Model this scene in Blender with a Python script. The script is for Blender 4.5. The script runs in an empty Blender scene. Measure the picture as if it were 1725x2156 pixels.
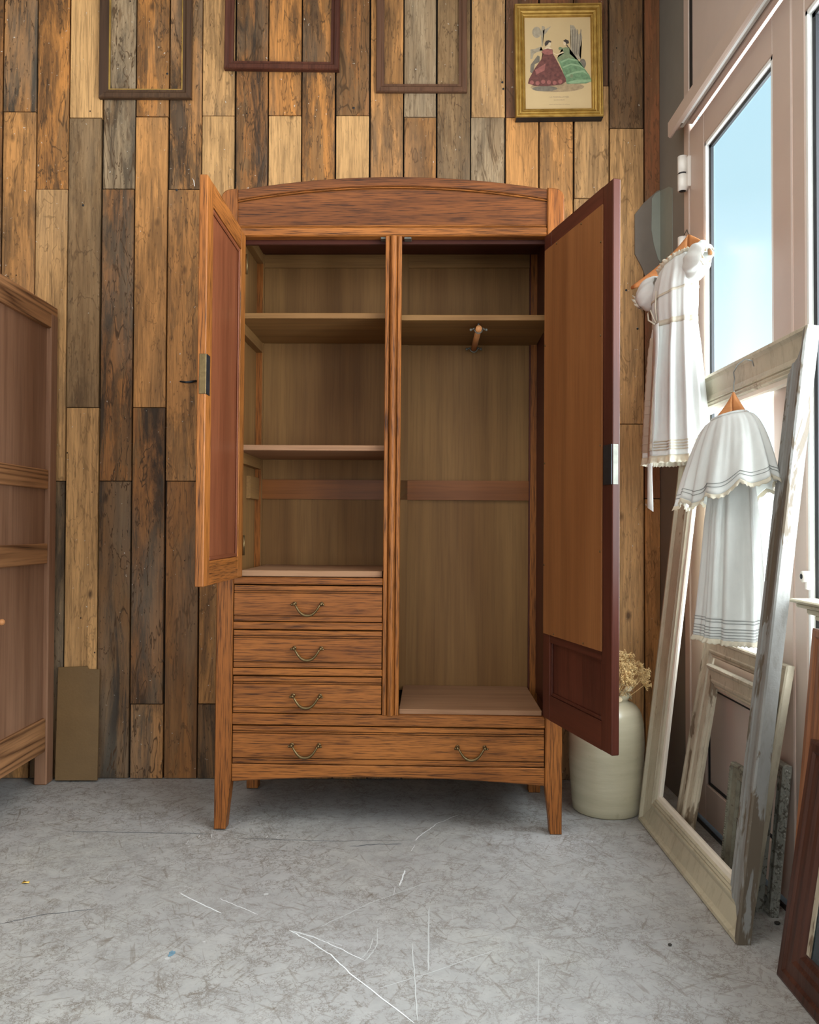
import bpy, bmesh, math, random
import numpy as np
from mathutils import Vector, Matrix
random.seed(7)
scene = bpy.context.scene
col = scene.collection
PI = math.pi

# ------------------------------------------------------------------ camera
F, CX, CY, CAMZ = 1725.0, 862.5, 1078.0, 0.91
PITCH, ROLL = math.radians(1.06), math.radians(0.2)
_f = np.array([0, math.cos(PITCH), math.sin(PITCH)]); _r = np.array([1.0, 0, 0]); _u = np.cross(_r, _f)
_r, _u = math.cos(ROLL)*_r + math.sin(ROLL)*_u, -math.sin(ROLL)*_r + math.cos(ROLL)*_u
cam_d = bpy.data.cameras.new('camera'); cam = bpy.data.objects.new('camera', cam_d); col.objects.link(cam)
cam_d.sensor_fit = 'HORIZONTAL'; cam_d.sensor_width = 36.0; cam_d.lens = 36.0; cam_d.clip_start = 0.02
cam.matrix_world = Matrix(((_r[0], _u[0], -_f[0], 0), (_r[1], _u[1], -_f[1], 0), (_r[2], _u[2], -_f[2], CAMZ), (0, 0, 0, 1)))
scene.camera = cam

def at(x, y, **k):
    """point of the room seen at photograph pixel (x, y) on the plane X=, Y= or Z="""
    d = _f + _r*(x-CX)/F - _u*(y-CY)/F
    (ax, v), = k.items(); i = 'XYZ'.index(ax); c = (0, 0, CAMZ)[i]
    t = (v-c)/d[i]
    return Vector((d[0]*t, d[1]*t, CAMZ + d[2]*t))

# ------------------------------------------------------------------ light
scene.view_settings.view_transform = 'Standard'; scene.view_settings.look = 'None'
scene.view_settings.gamma = 1.0; scene.view_settings.use_curve_mapping = False
scene.view_settings.exposure = -0.15
WORLD_STRENGTH, FRONT_W, SIDE_W, TOP_FILL_W = 1.45, 20.0, 290.0, 34.0
world = bpy.data.worlds.new('sky'); scene.world = world; world.use_nodes = True
wt = world.node_tree; wt.nodes.clear()
w_o = wt.nodes.new('ShaderNodeOutputWorld'); w_b = wt.nodes.new('ShaderNodeBackground')
w_c = wt.nodes.new('ShaderNodeTexCoord'); w_s = wt.nodes.new('ShaderNodeSeparateXYZ'); w_r = wt.nodes.new('ShaderNodeValToRGB')
wt.links.new(w_c.outputs['Generated'], w_s.inputs[0]); wt.links.new(w_s.outputs[2], w_r.inputs[0])
wt.links.new(w_r.outputs[0], w_b.inputs[0]); wt.links.new(w_b.outputs[0], w_o.inputs[0])
w_b.inputs[1].default_value = WORLD_STRENGTH
cr = w_r.color_ramp; cr.elements[0].position = 0.0; cr.elements[0].color = (2.0, 2.1, 2.1, 1)
cr.elements[1].position = 1.0; cr.elements[1].color = (0.40, 0.66, 0.86, 1)
for p, c in ((0.06, (1.55, 1.75, 1.85)), (0.17, (0.80, 0.96, 1.04)), (0.36, (0.50, 0.70, 0.78))):
    e = cr.elements.new(p); e.color = (*c, 1)

def area(name, loc, rot, sx, sy, power, color):
    d = bpy.data.lights.new(name, 'AREA'); d.shape = 'RECTANGLE'; d.size = sx; d.size_y = sy; d.energy = power; d.color = color
    o = bpy.data.objects.new(name, d); col.objects.link(o); o.location = loc; o.rotation_euler = rot
    return o
area('added_front_fill', (-0.9, -3.2, 1.75), (PI/2, 0, 0), 4.4, 2.6, FRONT_W, (1.0, 0.97, 0.93))  # unseen fill lamp added behind the camera to lift the whole room
area('side_door_daylight', (1.22, 0.95, 1.32), (0, PI/2, 0), 1.7, 3.2, SIDE_W, (0.97, 0.985, 1.0))
area('added_top_fill', (-0.5, 0.7, 2.99), (0, 0, 0), 2.6, 1.8, TOP_FILL_W, (1.0, 0.97, 0.93))  # unseen overhead fill, added to brighten the front floor and upper wall

# ------------------------------------------------------------------ materials
def lin(c):
    return tuple((v/255/12.92 if v/255 <= 0.04045 else ((v/255+0.055)/1.055)**2.4) for v in c)

class NT:
    def __init__(self, name):
        self.m = bpy.data.materials.new(name); self.m.use_nodes = True
        self.t = self.m.node_tree; self.t.nodes.clear()
        self.out = self.t.nodes.new('ShaderNodeOutputMaterial')
    def n(self, ty, ins=None, **props):
        nd = self.t.nodes.new('ShaderNode'+ty)
        for k, v in props.items(): setattr(nd, k, v)
        for k, v in (ins or {}).items():
            if isinstance(v, bpy.types.NodeSocket): self.t.links.new(v, nd.inputs[k])
            else: nd.inputs[k].default_value = v
        return nd
    def math(self, op, a, b=0.0, c=0.0, clamp=False):
        return self.n('Math', {0: a, 1: b, 2: c}, operation=op, use_clamp=clamp).outputs[0]
    def vmath(self, op, a, b):
        return self.n('VectorMath', {0: a, 1: b}, operation=op).outputs[0]
    def mix(self, f, a, b, mode='MIX'):
        nd = self.t.nodes.new('ShaderNodeMix'); nd.data_type = 'RGBA'; nd.blend_type = mode
        for k, v in ((0, f), (6, a), (7, b)):
            if isinstance(v, bpy.types.NodeSocket): self.t.links.new(v, nd.inputs[k])
            else: nd.inputs[k].default_value = (*v, 1) if (k and len(v) == 3) else v
        return nd.outputs[2]
    def ramp(self, f, lo, hi, inv=False):
        nd = self.n('MapRange', {0: f, 1: lo, 2: hi, 3: 1.0 if inv else 0.0, 4: 0.0 if inv else 1.0}, clamp=True)
        return nd.outputs[0]
    def noise(self, v, scale, detail=3.0, rough=0.55, dist=0.0):
        return self.n('TexNoise', {'Vector': v, 'Scale': scale, 'Detail': detail, 'Roughness': rough, 'Distortion': dist}).outputs[0]
    def coords(self, jitter=True):
        tc = self.n('TexCoord').outputs['Object']
        if not jitter: return tc
        r = self.n('ObjectInfo').outputs['Random']
        off = self.n('CombineXYZ', {0: self.math('MULTIPLY', r, 13.7), 1: self.math('MULTIPLY', r, 29.3), 2: self.math('MULTIPLY', r, 7.1)}).outputs[0]
        return self.vmath('ADD', tc, off)
    def bump(self, h, strength, dist=0.002):
        return self.n('Bump', {'Height': h, 'Strength': strength, 'Distance': dist}).outputs[0]
    def principled(self, color, rough=0.6, normal=None, metal=0.0, spec=0.5, **kw):
        ins = {'Base Color': color if isinstance(color, bpy.types.NodeSocket) else (*color, 1), 'Roughness': rough, 'Metallic': metal, 'Specular IOR Level': spec}
        if normal is not None: ins['Normal'] = normal
        ins.update(kw)
        p = self.n('BsdfPrincipled', ins)
        self.t.links.new(p.outputs[0], self.out.inputs[0])
        return p

AX = {'x': (0.03, 1, 1), 'y': (1, 0.03, 1), 'z': (1, 1, 0.03)}
def wood(name, axis, light, mid, dark, rough=0.42, rings=9.0, ring_amt=0.45, pore=0.5, streak=0.5, spec=0.22, fscale=150.0, bump=0.25):
    k = NT(name); v = k.coords(); sv = k.vmath('MULTIPLY', v, AX[axis])
    sl = k.vmath('MULTIPLY', v, tuple(0.22 if a < 0.1 else 1.0 for a in AX[axis]))
    broad = k.noise(sl, 5.0, 3, 0.5, 0.3)
    rn = k.noise(sv, 7.0, 2, 0.45, 0.25)
    ring = k.math('PINGPONG', k.math('MULTIPLY', rn, rings*2), 1.0)
    ring = k.math('POWER', ring, 2.0)
    fine = k.noise(sv, fscale, 3, 0.6)
    finem = k.ramp(fine, 0.47, 0.66)
    c = k.mix(k.ramp(broad, 0.35, 0.68), light, mid)
    f = k.math('ADD', k.math('MULTIPLY', ring, ring_amt), k.math('MULTIPLY', finem, pore), clamp=True)
    c = k.mix(f, c, dark)
    f2 = k.math('MULTIPLY', k.ramp(k.noise(sv, 22.0, 3, 0.6), 0.45, 0.7), streak*0.5)
    c = k.mix(f2, c, dark)
    k.principled(c, rough, k.bump(k.math('ADD', k.math('MULTIPLY', fine, 0.7), k.math('MULTIPLY', ring, -0.3)), bump, 0.0012), spec=spec)
    return k.m

def plain(name, color, rough=0.5, metal=0.0, var=0.12, scale=12.0, bump=0.0, spec=0.5):
    k = NT(name); v = k.coords(); n = k.noise(v, scale, 4, 0.6)
    c = k.mix(k.ramp(n, 0.3, 0.7), tuple(x*(1-var) for x in color), tuple(min(1, x*(1+var)) for x in color))
    k.principled(c, rough, k.bump(k.noise(v, scale*8, 3), bump, 0.002) if bump else None, metal, spec)
    return k.m

OAK = dict(rings=13, ring_amt=0.28, pore=0.8, streak=0.3, fscale=430.0, light=lin((164, 100, 46)), mid=lin((132, 76, 33)), dark=lin((50, 25, 10)))
oak_z = wood('oak_upright_grain', 'z', **OAK); oak_x = wood('oak_level_grain', 'x', **OAK)
ODK = dict(OAK, light=lin((128, 74, 34)), mid=lin((104, 57, 25)), dark=lin((42, 20, 9)))
oak_dark = wood('oak_crown_veneer', 'x', **ODK)
RED = dict(light=lin((130, 74, 48)), mid=lin((110, 59, 37)), dark=lin((64, 30, 17)))
red_z = wood('reddish_veneer', 'z', **RED, rings=5, ring_amt=0.15, pore=0.35, rough=0.36)
red_x = wood('reddish_level', 'x', **RED, rings=5, ring_amt=0.2, pore=0.35, rough=0.36)
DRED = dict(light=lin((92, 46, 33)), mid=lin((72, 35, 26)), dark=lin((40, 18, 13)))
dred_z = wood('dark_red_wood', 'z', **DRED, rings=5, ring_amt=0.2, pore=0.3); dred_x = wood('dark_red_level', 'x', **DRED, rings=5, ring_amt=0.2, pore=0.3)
PLY = dict(light=lin((144, 107, 64)), mid=lin((122, 86, 48)), dark=lin((80, 52, 28)))
ply_z = wood('plywood_back', 'z', **PLY, rings=6, ring_amt=0.22, pore=0.2, rough=0.6)
ply_x = wood('pine_shelf', 'x', **PLY, rings=5, ring_amt=0.25, pore=0.25, rough=0.55)
ply_y = wood('pine_runner', 'y', **PLY, rings=5, ring_amt=0.25, pore=0.25, rough=0.55)
rail_in = wood('inner_rail_wood', 'x', lin((150, 92, 44)), lin((126, 74, 34)), lin((82, 44, 20)), ring_amt=0.2, pore=0.25)
board_z = wood('door_board', 'z', lin((146, 94, 54)), lin((126, 77, 42)), lin((88, 51, 27)), rings=5, ring_amt=0.15, pore=0.2, rough=0.5)
floor_board = wood('chipboard_floor', 'x', lin((160, 122, 92)), lin((142, 103, 75)), lin((106, 73, 51)), rings=3, ring_amt=0.1, pore=0.35, rough=0.6)
CAB = dict(light=lin((160, 120, 94)), mid=lin((136, 97, 72)), dark=lin((86, 54, 36)))
cab_z = wood('faded_wood_upright', 'z', **CAB, rings=6, ring_amt=0.2, pore=0.25, rough=0.6)
PIT = dict(light=lin((180, 130, 88)), mid=lin((156, 108, 70)), dark=lin((74, 44, 26)))
cab_x = wood('strong_grain_level', 'y', **PIT, rings=16, ring_amt=0.75, pore=0.3, rough=0.55)
brown_frame = wood('dark_brown_frame', 'z', lin((92, 68, 50)), lin((76, 54, 40)), lin((46, 32, 24)), rings=4, ring_amt=0.2)
maroon_frame = wood('maroon_frame', 'z', lin((96, 56, 42)), lin((78, 42, 32)), lin((44, 22, 17)), rings=4, ring_amt=0.2)
dusty_frame = wood('dusty_brown_frame', 'z', lin((112, 80, 60)), lin((92, 62, 46)), lin((58, 38, 28)), rings=4, ring_amt=0.2)
walnut = wood('walnut_frame', 'z', lin((98, 62, 48)), lin((76, 46, 37)), lin((40, 22, 18)), rings=6, ring_amt=0.4, rough=0.35)
walnut2 = wood('warm_brown_frame', 'z', lin((156, 104, 72)), lin((128, 80, 54)), lin((74, 42, 28)), rings=6, ring_amt=0.4)  # lighter, warmer brown for the frame behind the mirror
hanger_wood = wood('hanger_wood', 'x', lin((214, 150, 98)), lin((198, 132, 82)), lin((150, 92, 52)), rings=5, ring_amt=0.2, pore=0.2)
bronze = plain('aged_bronze', lin((112, 92, 62)), 0.36, 0.9, 0.25, 60)
steel = plain('dull_steel', lin((116, 114, 106)), 0.5, 0.6, 0.2, 40)
wire = plain('hook_wire', lin((128, 128, 126)), 0.3, 0.95, 0.1, 30)
dark_metal = plain('dark_metal', lin((52, 54, 58)), 0.45, 0.7, 0.3, 40)
black = plain('black_rubber', lin((14, 16, 22)), 0.6, 0, 0.2)
gap_dark = plain('wall_void', lin((22, 18, 15)), 0.9, 0, 0.3)
door_paint = plain('beige_door_paint', lin((196, 176, 164)), 0.42, 0, 0.04, 5, 0.05)
panel_paint = plain('beige_panel_paint', lin((200, 182, 172)), 0.5, 0, 0.04, 5, 0.05)
white_bead = plain('white_bead', lin((236, 238, 236)), 0.4, 0, 0.03)
hinge_white = plain('hinge_white', lin((228, 222, 214)), 0.35, 0, 0.03)
rail_metal = plain('brushed_rail', lin((196, 194, 186)), 0.4, 0.3, 0.06)
wall_grey = plain('grey_wall_paint', lin((124, 118, 110)), 0.75, 0, 0.07, 4, 0.15)
patch_grey = plain('pale_patch', lin((138, 142, 132)), 0.6, 0, 0.08, 9, 0.1)
plaster = plain('plaster', lin((206, 200, 190)), 0.85, 0, 0.05, 4, 0.2)
pebble = plain('debris', lin((60, 54, 48)), 0.9, 0, 0.3)
leaf_yellow = plain('leaf_yellow', lin((214, 176, 88)), 0.7, 0, 0.15)
scratch_w = plain('scratch_white', lin((224, 226, 226)), 0.8, 0, 0.06, 60)
scratch_f = plain('scratch_faint', lin((186, 186, 184)), 0.8, 0, 0.06, 60)
crack_d = plain('crack_dark', lin((84, 88, 94)), 0.9, 0, 0.2, 60)
paint_blue = plain('paint_blue', lin((104, 136, 154)), 0.7, 0, 0.2, 80)
teal_glass = plain('mirror_dark', lin((26, 44, 52)), 0.06, 0.0, 0.1, 2, 0, 1.0)
plate_grey = plain('grey_plate_paint', lin((116, 106, 96)), 0.75, 0, 0.1, 7, 0.15)

def plank_material():
    k = NT('reclaimed_plank'); v = k.coords()
    oi = k.n('ObjectInfo'); tint, amt = oi.outputs['Color'], oi.outputs['Alpha']
    sv = k.vmath('MULTIPLY', v, (1, 1, 0.045)); sm = k.vmath('MULTIPLY', v, (1, 1, 0.2))
    rn = k.noise(sv, 11.0, 2, 0.5, 0.3)
    ring = k.math('POWER', k.math('PINGPONG', k.math('MULTIPLY', rn, 20.0), 1.0), 2.2)
    fine = k.noise(sv, 170.0, 3, 0.65)
    c = k.mix(k.math('MULTIPLY', ring, 0.26), tint, (0.16, 0.08, 0.03))
    c = k.mix(k.math('MULTIPLY', k.ramp(fine, 0.46, 0.68), 0.5), c, (0.10, 0.055, 0.025))
    # big worn patches, ragged along the grain, the old surface dark and the bare wood pale
    st = k.noise(sm, 14.0, 10, 0.66, 0.35)
    mask = k.ramp(st, 0.505, 0.54)
    old = k.mix(k.ramp(k.noise(sv, 34.0, 3, 0.6), 0.35, 0.65), (0.10, 0.048, 0.018), (0.23, 0.13, 0.058))
    c = k.mix(k.math('MULTIPLY', mask, k.math('MULTIPLY', amt, 0.85)), c, old)
    # soot black smears
    so = k.noise(k.vmath('MULTIPLY', k.vmath('ADD', v, (3.1, 1.7, 5.3)), (1, 1, 0.13)), 12.0, 9, 0.74, 0.5)
    c = k.mix(k.math('MULTIPLY', k.ramp(so, 0.45, 0.585), k.math('MULTIPLY', amt, 0.95)), c, (0.024, 0.018, 0.014))
    # grey weathering
    gr = k.noise(k.vmath('MULTIPLY', k.vmath('ADD', v, (7.7, 2.2, 9.1)), (1, 1, 0.3)), 5.0, 3, 0.55)
    c = k.mix(k.math('MULTIPLY', k.ramp(gr, 0.48, 0.70), k.math('MULTIPLY', amt, 0.55)), c, (0.19, 0.155, 0.115))
    # lifted-edge contour lines
    ln = k.ramp(k.math('ABSOLUTE', k.math('SUBTRACT', k.noise(sm, 12.0, 4, 0.55, 0.9), 0.47)), 0.002, 0.011, True)
    c = k.mix(k.math('MULTIPLY', ln, k.math('MULTIPLY', k.math('ADD', amt, 0.15), 0.9)), c, (0.07, 0.035, 0.014))
    # specks of grime along the grain
    sp_ = k.noise(k.vmath('MULTIPLY', v, (1, 1, 0.32)), 95.0, 4, 0.65, 0.3)
    c = k.mix(k.math('MULTIPLY', k.ramp(sp_, 0.60, 0.68), k.math('ADD', k.math('MULTIPLY', amt, 0.75), 0.15)), c, (0.045, 0.024, 0.012))
    # knots
    vo = k.n('TexVoronoi', {'Vector': k.vmath('MULTIPLY', v, (1, 0.1, 0.55)), 'Scale': 9.5, 'Randomness': 1.0})
    kn = k.math('MULTIPLY', k.ramp(vo.outputs['Distance'], 0.05, 0.13, True), k.math('GREATER_THAN', k.n('SeparateColor', {0: vo.outputs['Color']}).outputs[0], 0.55))
    c = k.mix(k.math('MULTIPLY', kn, 0.8), c, (0.045, 0.024, 0.012))
    # nail holes
    v2 = k.n('TexVoronoi', {'Vector': k.vmath('MULTIPLY', v, (1, 0.1, 0.8)), 'Scale': 17.0})
    nh = k.math('MULTIPLY', k.ramp(v2.outputs['Distance'], 0.03, 0.055, True), k.math('GREATER_THAN', k.n('SeparateColor', {0: v2.outputs['Color']}).outputs[1], 0.72))
    c = k.mix(nh, c, (0.015, 0.01, 0.008))
    # plaster flecks
    fl = k.noise(k.vmath('ADD', v, (1.3, 8.8, 2.9)), 85.0, 2, 0.5, 0.4)
    c = k.mix(k.math('MULTIPLY', k.ramp(fl, 0.735, 0.76), 0.7), c, (0.62, 0.58, 0.52))
    h = k.math('ADD', k.math('MULTIPLY', mask, -0.6), k.math('ADD', k.math('MULTIPLY', fine, 0.6), k.math('MULTIPLY', ring, -0.3)))
    k.principled(c, 0.66, k.bump(h, 0.5, 0.002), spec=0.25)
    return k.m
plank_mat = plank_material()

def floor_material():
    k = NT('worn_concrete'); v = k.coords(False)
    c = k.mix(k.ramp(k.noise(v, 1.6, 5, 0.6), 0.3, 0.7), lin((164, 162, 163)), lin((178, 176, 170)))
    c = k.mix(k.ramp(k.noise(v, 14.0, 6, 0.7), 0.35, 0.7), c, lin((154, 152, 150)))
    patch = k.ramp(k.noise(v, 2.3, 4, 0.6, 0.4), 0.36, 0.60)
    wob = k.n('TexNoise', {'Vector': v, 'Scale': 16.0, 'Detail': 6.0, 'Roughness': 0.75}).outputs['Color']
    def veins(scale, amp, width, off):
        d = k.vmath('ADD', k.vmath('ADD', v, off), k.vmath('MULTIPLY', k.vmath('SUBTRACT', wob, (0.5, 0.5, 0.5)), (amp, amp, amp)))
        e = k.n('TexVoronoi', {'Vector': d, 'Scale': scale}, feature='DISTANCE_TO_EDGE').outputs['Distance']
        return k.ramp(e, 0.0, width, True)
    l1 = veins(30.0, 0.13, 0.06, (0, 0, 0)); l2 = veins(70.0, 0.06, 0.085, (4, 2, 0)); l3 = veins(5.0, 0.10, 0.016, (1, 5, 0))
    m1 = k.ramp(k.noise(k.vmath('ADD', v, (5, 5, 0)), 11.0, 4), 0.46, 0.54); m2 = k.ramp(k.noise(k.vmath('ADD', v, (9, 1, 0)), 24.0, 4), 0.48, 0.56)
    vein = k.math('MAXIMUM', k.math('MULTIPLY', l1, m1), k.math('MULTIPLY', l2, m2))
    vein = k.math('MAXIMUM', vein, k.math('MULTIPLY', l3, 0.7))
    c = k.mix(k.math('MULTIPLY', vein, k.math('ADD', k.math('MULTIPLY', patch, 0.45), 0.32)), c, lin((88, 72, 54)))
    for ang, off in ((0.45, 0.0), (1.25, 3.0), (2.05, 6.0), (2.75, 9.0)):
        vr = k.n('VectorRotate', {'Vector': k.vmath('ADD', v, (off, off*1.3, 0)), 'Angle': ang}, rotation_type='Z_AXIS').outputs[0]
        ds = k.noise(k.vmath('MULTIPLY', vr, (42, 5, 1)), 1.9, 4, 0.62, 0.6)
        c = k.mix(k.math('MULTIPLY', k.ramp(ds, 0.61, 0.67), 0.36), c, lin((96, 80, 62)))
    fl = k.noise(k.vmath('MULTIPLY', v, (1.0, 1.6, 1)), 46.0, 3, 0.6, 0.5)
    c = k.mix(k.math('MULTIPLY', k.ramp(fl, 0.71, 0.76), 0.6), c, lin((220, 220, 220)))
    sc = k.noise(k.vmath('MULTIPLY', v, (60, 3, 1)), 3.0, 2, 0.5, 0.3)
    c = k.mix(k.math('MULTIPLY', k.ramp(sc, 0.70, 0.76), 0.25), c, lin((214, 214, 214)))
    rough = k.math('ADD', k.math('MULTIPLY', k.noise(v, 6.0, 4), 0.25), 0.42)
    p = k.principled(c, 0.5, k.bump(k.math('ADD', k.noise(v, 90.0, 4), k.math('MULTIPLY', vein, -0.7)), 0.25, 0.002), spec=0.35)
    k.t.links.new(rough, p.inputs['Roughness'])
    return k.m
floor_mat = floor_material()

def gilt_material():
    k = NT('gilt'); v = k.coords()
    n = k.noise(v, 30, 4)
    c = k.mix(k.ramp(n, 0.3, 0.7), lin((196, 160, 84)), lin((160, 124, 58)))
    k.principled(c, 0.33, k.bump(k.noise(v, 200, 2), 0.06, 0.001), metal=0.55)
    return k.m
gilt = gilt_material()

def chipped(name, base, under, axis=(1, 1, 0.3), scale=14.0, thr=0.58, rough=0.6, grime=0.35):
    k = NT(name); v = k.coords(); s = k.vmath('MULTIPLY', v, axis)
    n = k.noise(s, scale, 5, 0.65, 0.4)
    c = k.mix(k.ramp(k.noise(v, 9, 4), 0.3, 0.7), base, tuple(x*0.8 for x in base))
    c = k.mix(k.math('MULTIPLY', k.ramp(k.noise(s, 40, 4, 0.7), 0.5, 0.7), grime), c, under)
    c = k.mix(k.ramp(n, thr, thr+0.03), c, under)
    k.principled(c, rough, k.bump(k.math('ADD', n, k.noise(v, 120, 3)), 0.3, 0.002))
    return k.m
cream_frame = chipped('worn_silver_cream', lin((188, 178, 154)), lin((120, 100, 76)), thr=0.66)
peel_frame = chipped('peeling_side', lin((138, 136, 132)), lin((92, 80, 66)), thr=0.53)
grey_cream = chipped('grey_cream', lin((186, 174, 152)), lin((112, 96, 76)), thr=0.60, grime=0.5)
grey_green = chipped('grey_green', lin((122, 118, 102)), lin((70, 62, 50)), (1, 1, 1), 30, 0.58, 0.7, 0.6)
ash_frame = chipped('ash_grey_frame', lin((150, 148, 138)), lin((92, 86, 76)), (1, 1, 1), 60, 0.55, 0.7, 0.6)
liner_white = plain('liner_white', lin((226, 216, 200)), 0.5, 0, 0.06)
paper = plain('print_paper', lin((196, 168, 124)), 0.8, 0, 0.04, 8)
rust = chipped('brown_hardboard', lin((118, 90, 54)), lin((96, 72, 42)), (1, 1, 1), 4, 0.62, 0.5, 0.15)

def stoneware():
    k = NT('stoneware_glaze'); v = k.coords()
    band = k.noise(k.vmath('MULTIPLY', v, (0.4, 0.4, 3.0)), 9.0, 4, 0.6)
    c = k.mix(k.ramp(band, 0.3, 0.7), lin((204, 195, 168)), lin((188, 179, 152)))
    c = k.mix(k.math('MULTIPLY', k.ramp(k.noise(v, 12, 5, 0.65), 0.6, 0.75), 0.5), c, lin((150, 136, 106)))
    k.principled(c, 0.25, k.bump(band, 0.35, 0.004), spec=0.6)
    return k.m
stone_mat = stoneware()

def cloth(name, color):
    k = NT(name); v = k.coords(False)
    n = k.noise(k.vmath('MULTIPLY', v, (1, 1, 0.4)), 60, 4)
    c = k.mix(k.ramp(n, 0.3, 0.7), color, tuple(x*0.94 for x in color))
    weave = k.noise(v, 900, 2)
    d = k.n('BsdfDiffuse', {'Color': c, 'Normal': k.bump(k.math('ADD', weave, n), 0.3, 0.001)})
    t = k.n('BsdfTranslucent', {'Color': c})
    m = k.n('MixShader', {0: 0.32, 1: d.outputs[0], 2: t.outputs[0]})
    k.t.links.new(m.outputs[0], k.out.inputs[0])
    return k.m
cotton = cloth('white_cotton', lin((232, 233, 230))); lace = cloth('cream_lace', lin((222, 214, 196)))
thread = cloth('grey_thread', lin((176, 178, 176)))
straw = plain('dried_straw', lin((240, 208, 150)), 0.8, 0, 0.18, 40)
petal = plain('dried_petal', lin((226, 208, 172)), 0.8, 0, 0.12, 60)

def glass_mat():
    k = NT('frosted_pane')
    t = k.n('BsdfTransparent', {'Color': (0.94, 0.98, 0.99, 1)})
    g = k.n('BsdfGlossy', {'Color': (1, 1, 1, 1), 'Roughness': 0.35})
    m2 = k.n('MixShader', {0: 0.03, 1: t.outputs[0], 2: g.outputs[0]})
    k.t.links.new(m2.outputs[0], k.out.inputs[0])
    return k.m
pane_mat = glass_mat()

# ------------------------------------------------------------------ builders
class MB:
    """collects shapes, then becomes ONE mesh object"""
    def __init__(self): self.bm = bmesh.new()
    def _add(self, vs, fs, mi=0, smooth=False):
        b = [self.bm.verts.new(v) for v in vs]
        out = []
        for f in fs:
            try: fc = self.bm.faces.new([b[i] for i in f])
            except ValueError: continue
            fc.material_index = mi; fc.smooth = smooth; out.append(fc)
        return b, out
    def box(self, x0, x1, y0, y1, z0, z1, bev=0.0, mi=0):
        x0, x1 = sorted((x0, x1)); y0, y1 = sorted((y0, y1)); z0, z1 = sorted((z0, z1))
        vs = [(x, y, z) for x in (x0, x1) for y in (y0, y1) for z in (z0, z1)]
        fs = [(0, 1, 3, 2), (4, 6, 7, 5), (0, 4, 5, 1), (2, 3, 7, 6), (0, 2, 6, 4), (1, 5, 7, 3)]
        b, f = self._add(vs, fs, mi)
        if bev:
            ed = list({e for fc in f for e in fc.edges})
            bmesh.ops.bevel(self.bm, geom=ed, offset=bev, segments=1, affect='EDGES', profile=0.5, material=mi)
        return self
    def prism(self, poly, axis, a, b, bev=0.0, mi=0):
        """polygon in the two other axes, extruded from a to b"""
        def P(p, t):
            if axis == 'x': return (t, p[0], p[1])
            if axis == 'y': return (p[0], t, p[1])
            return (p[0], p[1], t)
        n = len(poly)
        vs = [P(p, a) for p in poly] + [P(p, b) for p in poly]
        fs = [tuple(range(n)), tuple(range(2*n-1, n-1, -1))] + [(i, (i+1) % n, n+(i+1) % n, n+i) for i in range(n)]
        bb, f = self._add(vs, fs, mi)
        bmesh.ops.recalc_face_normals(self.bm, faces=f)
        if bev:
            ed = list({e for fc in f[:2] for e in fc.edges})
            bmesh.ops.bevel(self.bm, geom=ed, offset=bev, segments=1, affect='EDGES', material=mi)
        return self
    def tube(self, pts, r, n=8, mi=0, caps=True):
        pts = [Vector(p) for p in pts]; rs = r if isinstance(r, (list, tuple)) else [r]*len(pts)
        ring = []; prev = None
        for i, p in enumerate(pts):
            t = (pts[min(i+1, len(pts)-1)] - pts[max(i-1, 0)]).normalized()
            a = prev if prev is not None else (Vector((0, 0, 1)) if abs(t.z) < 0.9 else Vector((1, 0, 0)))
            u = (a - t*a.dot(t)).normalized(); w = t.cross(u); prev = u
            ring.append([p + (u*math.cos(2*PI*j/n) + w*math.sin(2*PI*j/n))*rs[i] for j in range(n)])
        vs = [q for rr in ring for q in rr]
        fs = [(i*n+j, i*n+(j+1) % n, (i+1)*n+(j+1) % n, (i+1)*n+j) for i in range(len(pts)-1) for j in range(n)]
        if caps: fs += [tuple(range(n-1, -1, -1)), tuple((len(pts)-1)*n+j for j in range(n))]
        self._add(vs, fs, mi, True); return self
    def lathe(self, prof, c=(0, 0, 0), n=40, mi=0):
        vs = [(c[0]+r*math.cos(2*PI*j/n), c[1]+r*math.sin(2*PI*j/n), c[2]+z) for r, z in prof for j in range(n)]
        fs = [(i*n+j, i*n+(j+1) % n, (i+1)*n+(j+1) % n, (i+1)*n+j) for i in range(len(prof)-1) for j in range(n)]
        fs += [tuple(range(n-1, -1, -1))]
        self._add(vs, fs, mi, True); return self
    def ball(self, c, r, sx=1, sy=1, sz=1, mi=0, seg=10):
        m = Matrix.Translation(c) @ Matrix.Diagonal((r*sx, r*sy, r*sz, 1))
        g = bmesh.ops.create_uvsphere(self.bm, u_segments=seg, v_segments=max(5, seg*2//3), radius=1.0, matrix=m)
        for v in g['verts']:
            for f in v.link_faces: f.material_index = mi; f.smooth = True
        return self
    def grid(self, rows, mi=0, close=False, smooth=True):
        n = len(rows[0]); vs = [p for r in rows for p in r]
        fs = []
        for i in range(len(rows)-1):
            for j in range(n if close else n-1):
                fs.append((i*n+j, i*n+(j+1) % n, (i+1)*n+(j+1) % n, (i+1)*n+j))
        self._add(vs, fs, mi, smooth); return self
    def build(self, name, mats, parent=None, thick=0.0):
        me = bpy.data.meshes.new(name); self.bm.to_mesh(me); self.bm.free()
        for m in (mats if isinstance(mats, (list, tuple)) else [mats]): me.materials.append(m)
        o = bpy.data.objects.new(name, me); col.objects.link(o)
        if parent: o.parent = parent
        if thick:
            s = o.modifiers.new('thickness', 'SOLIDIFY'); s.thickness = thick; s.offset = 0
        return o

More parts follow.
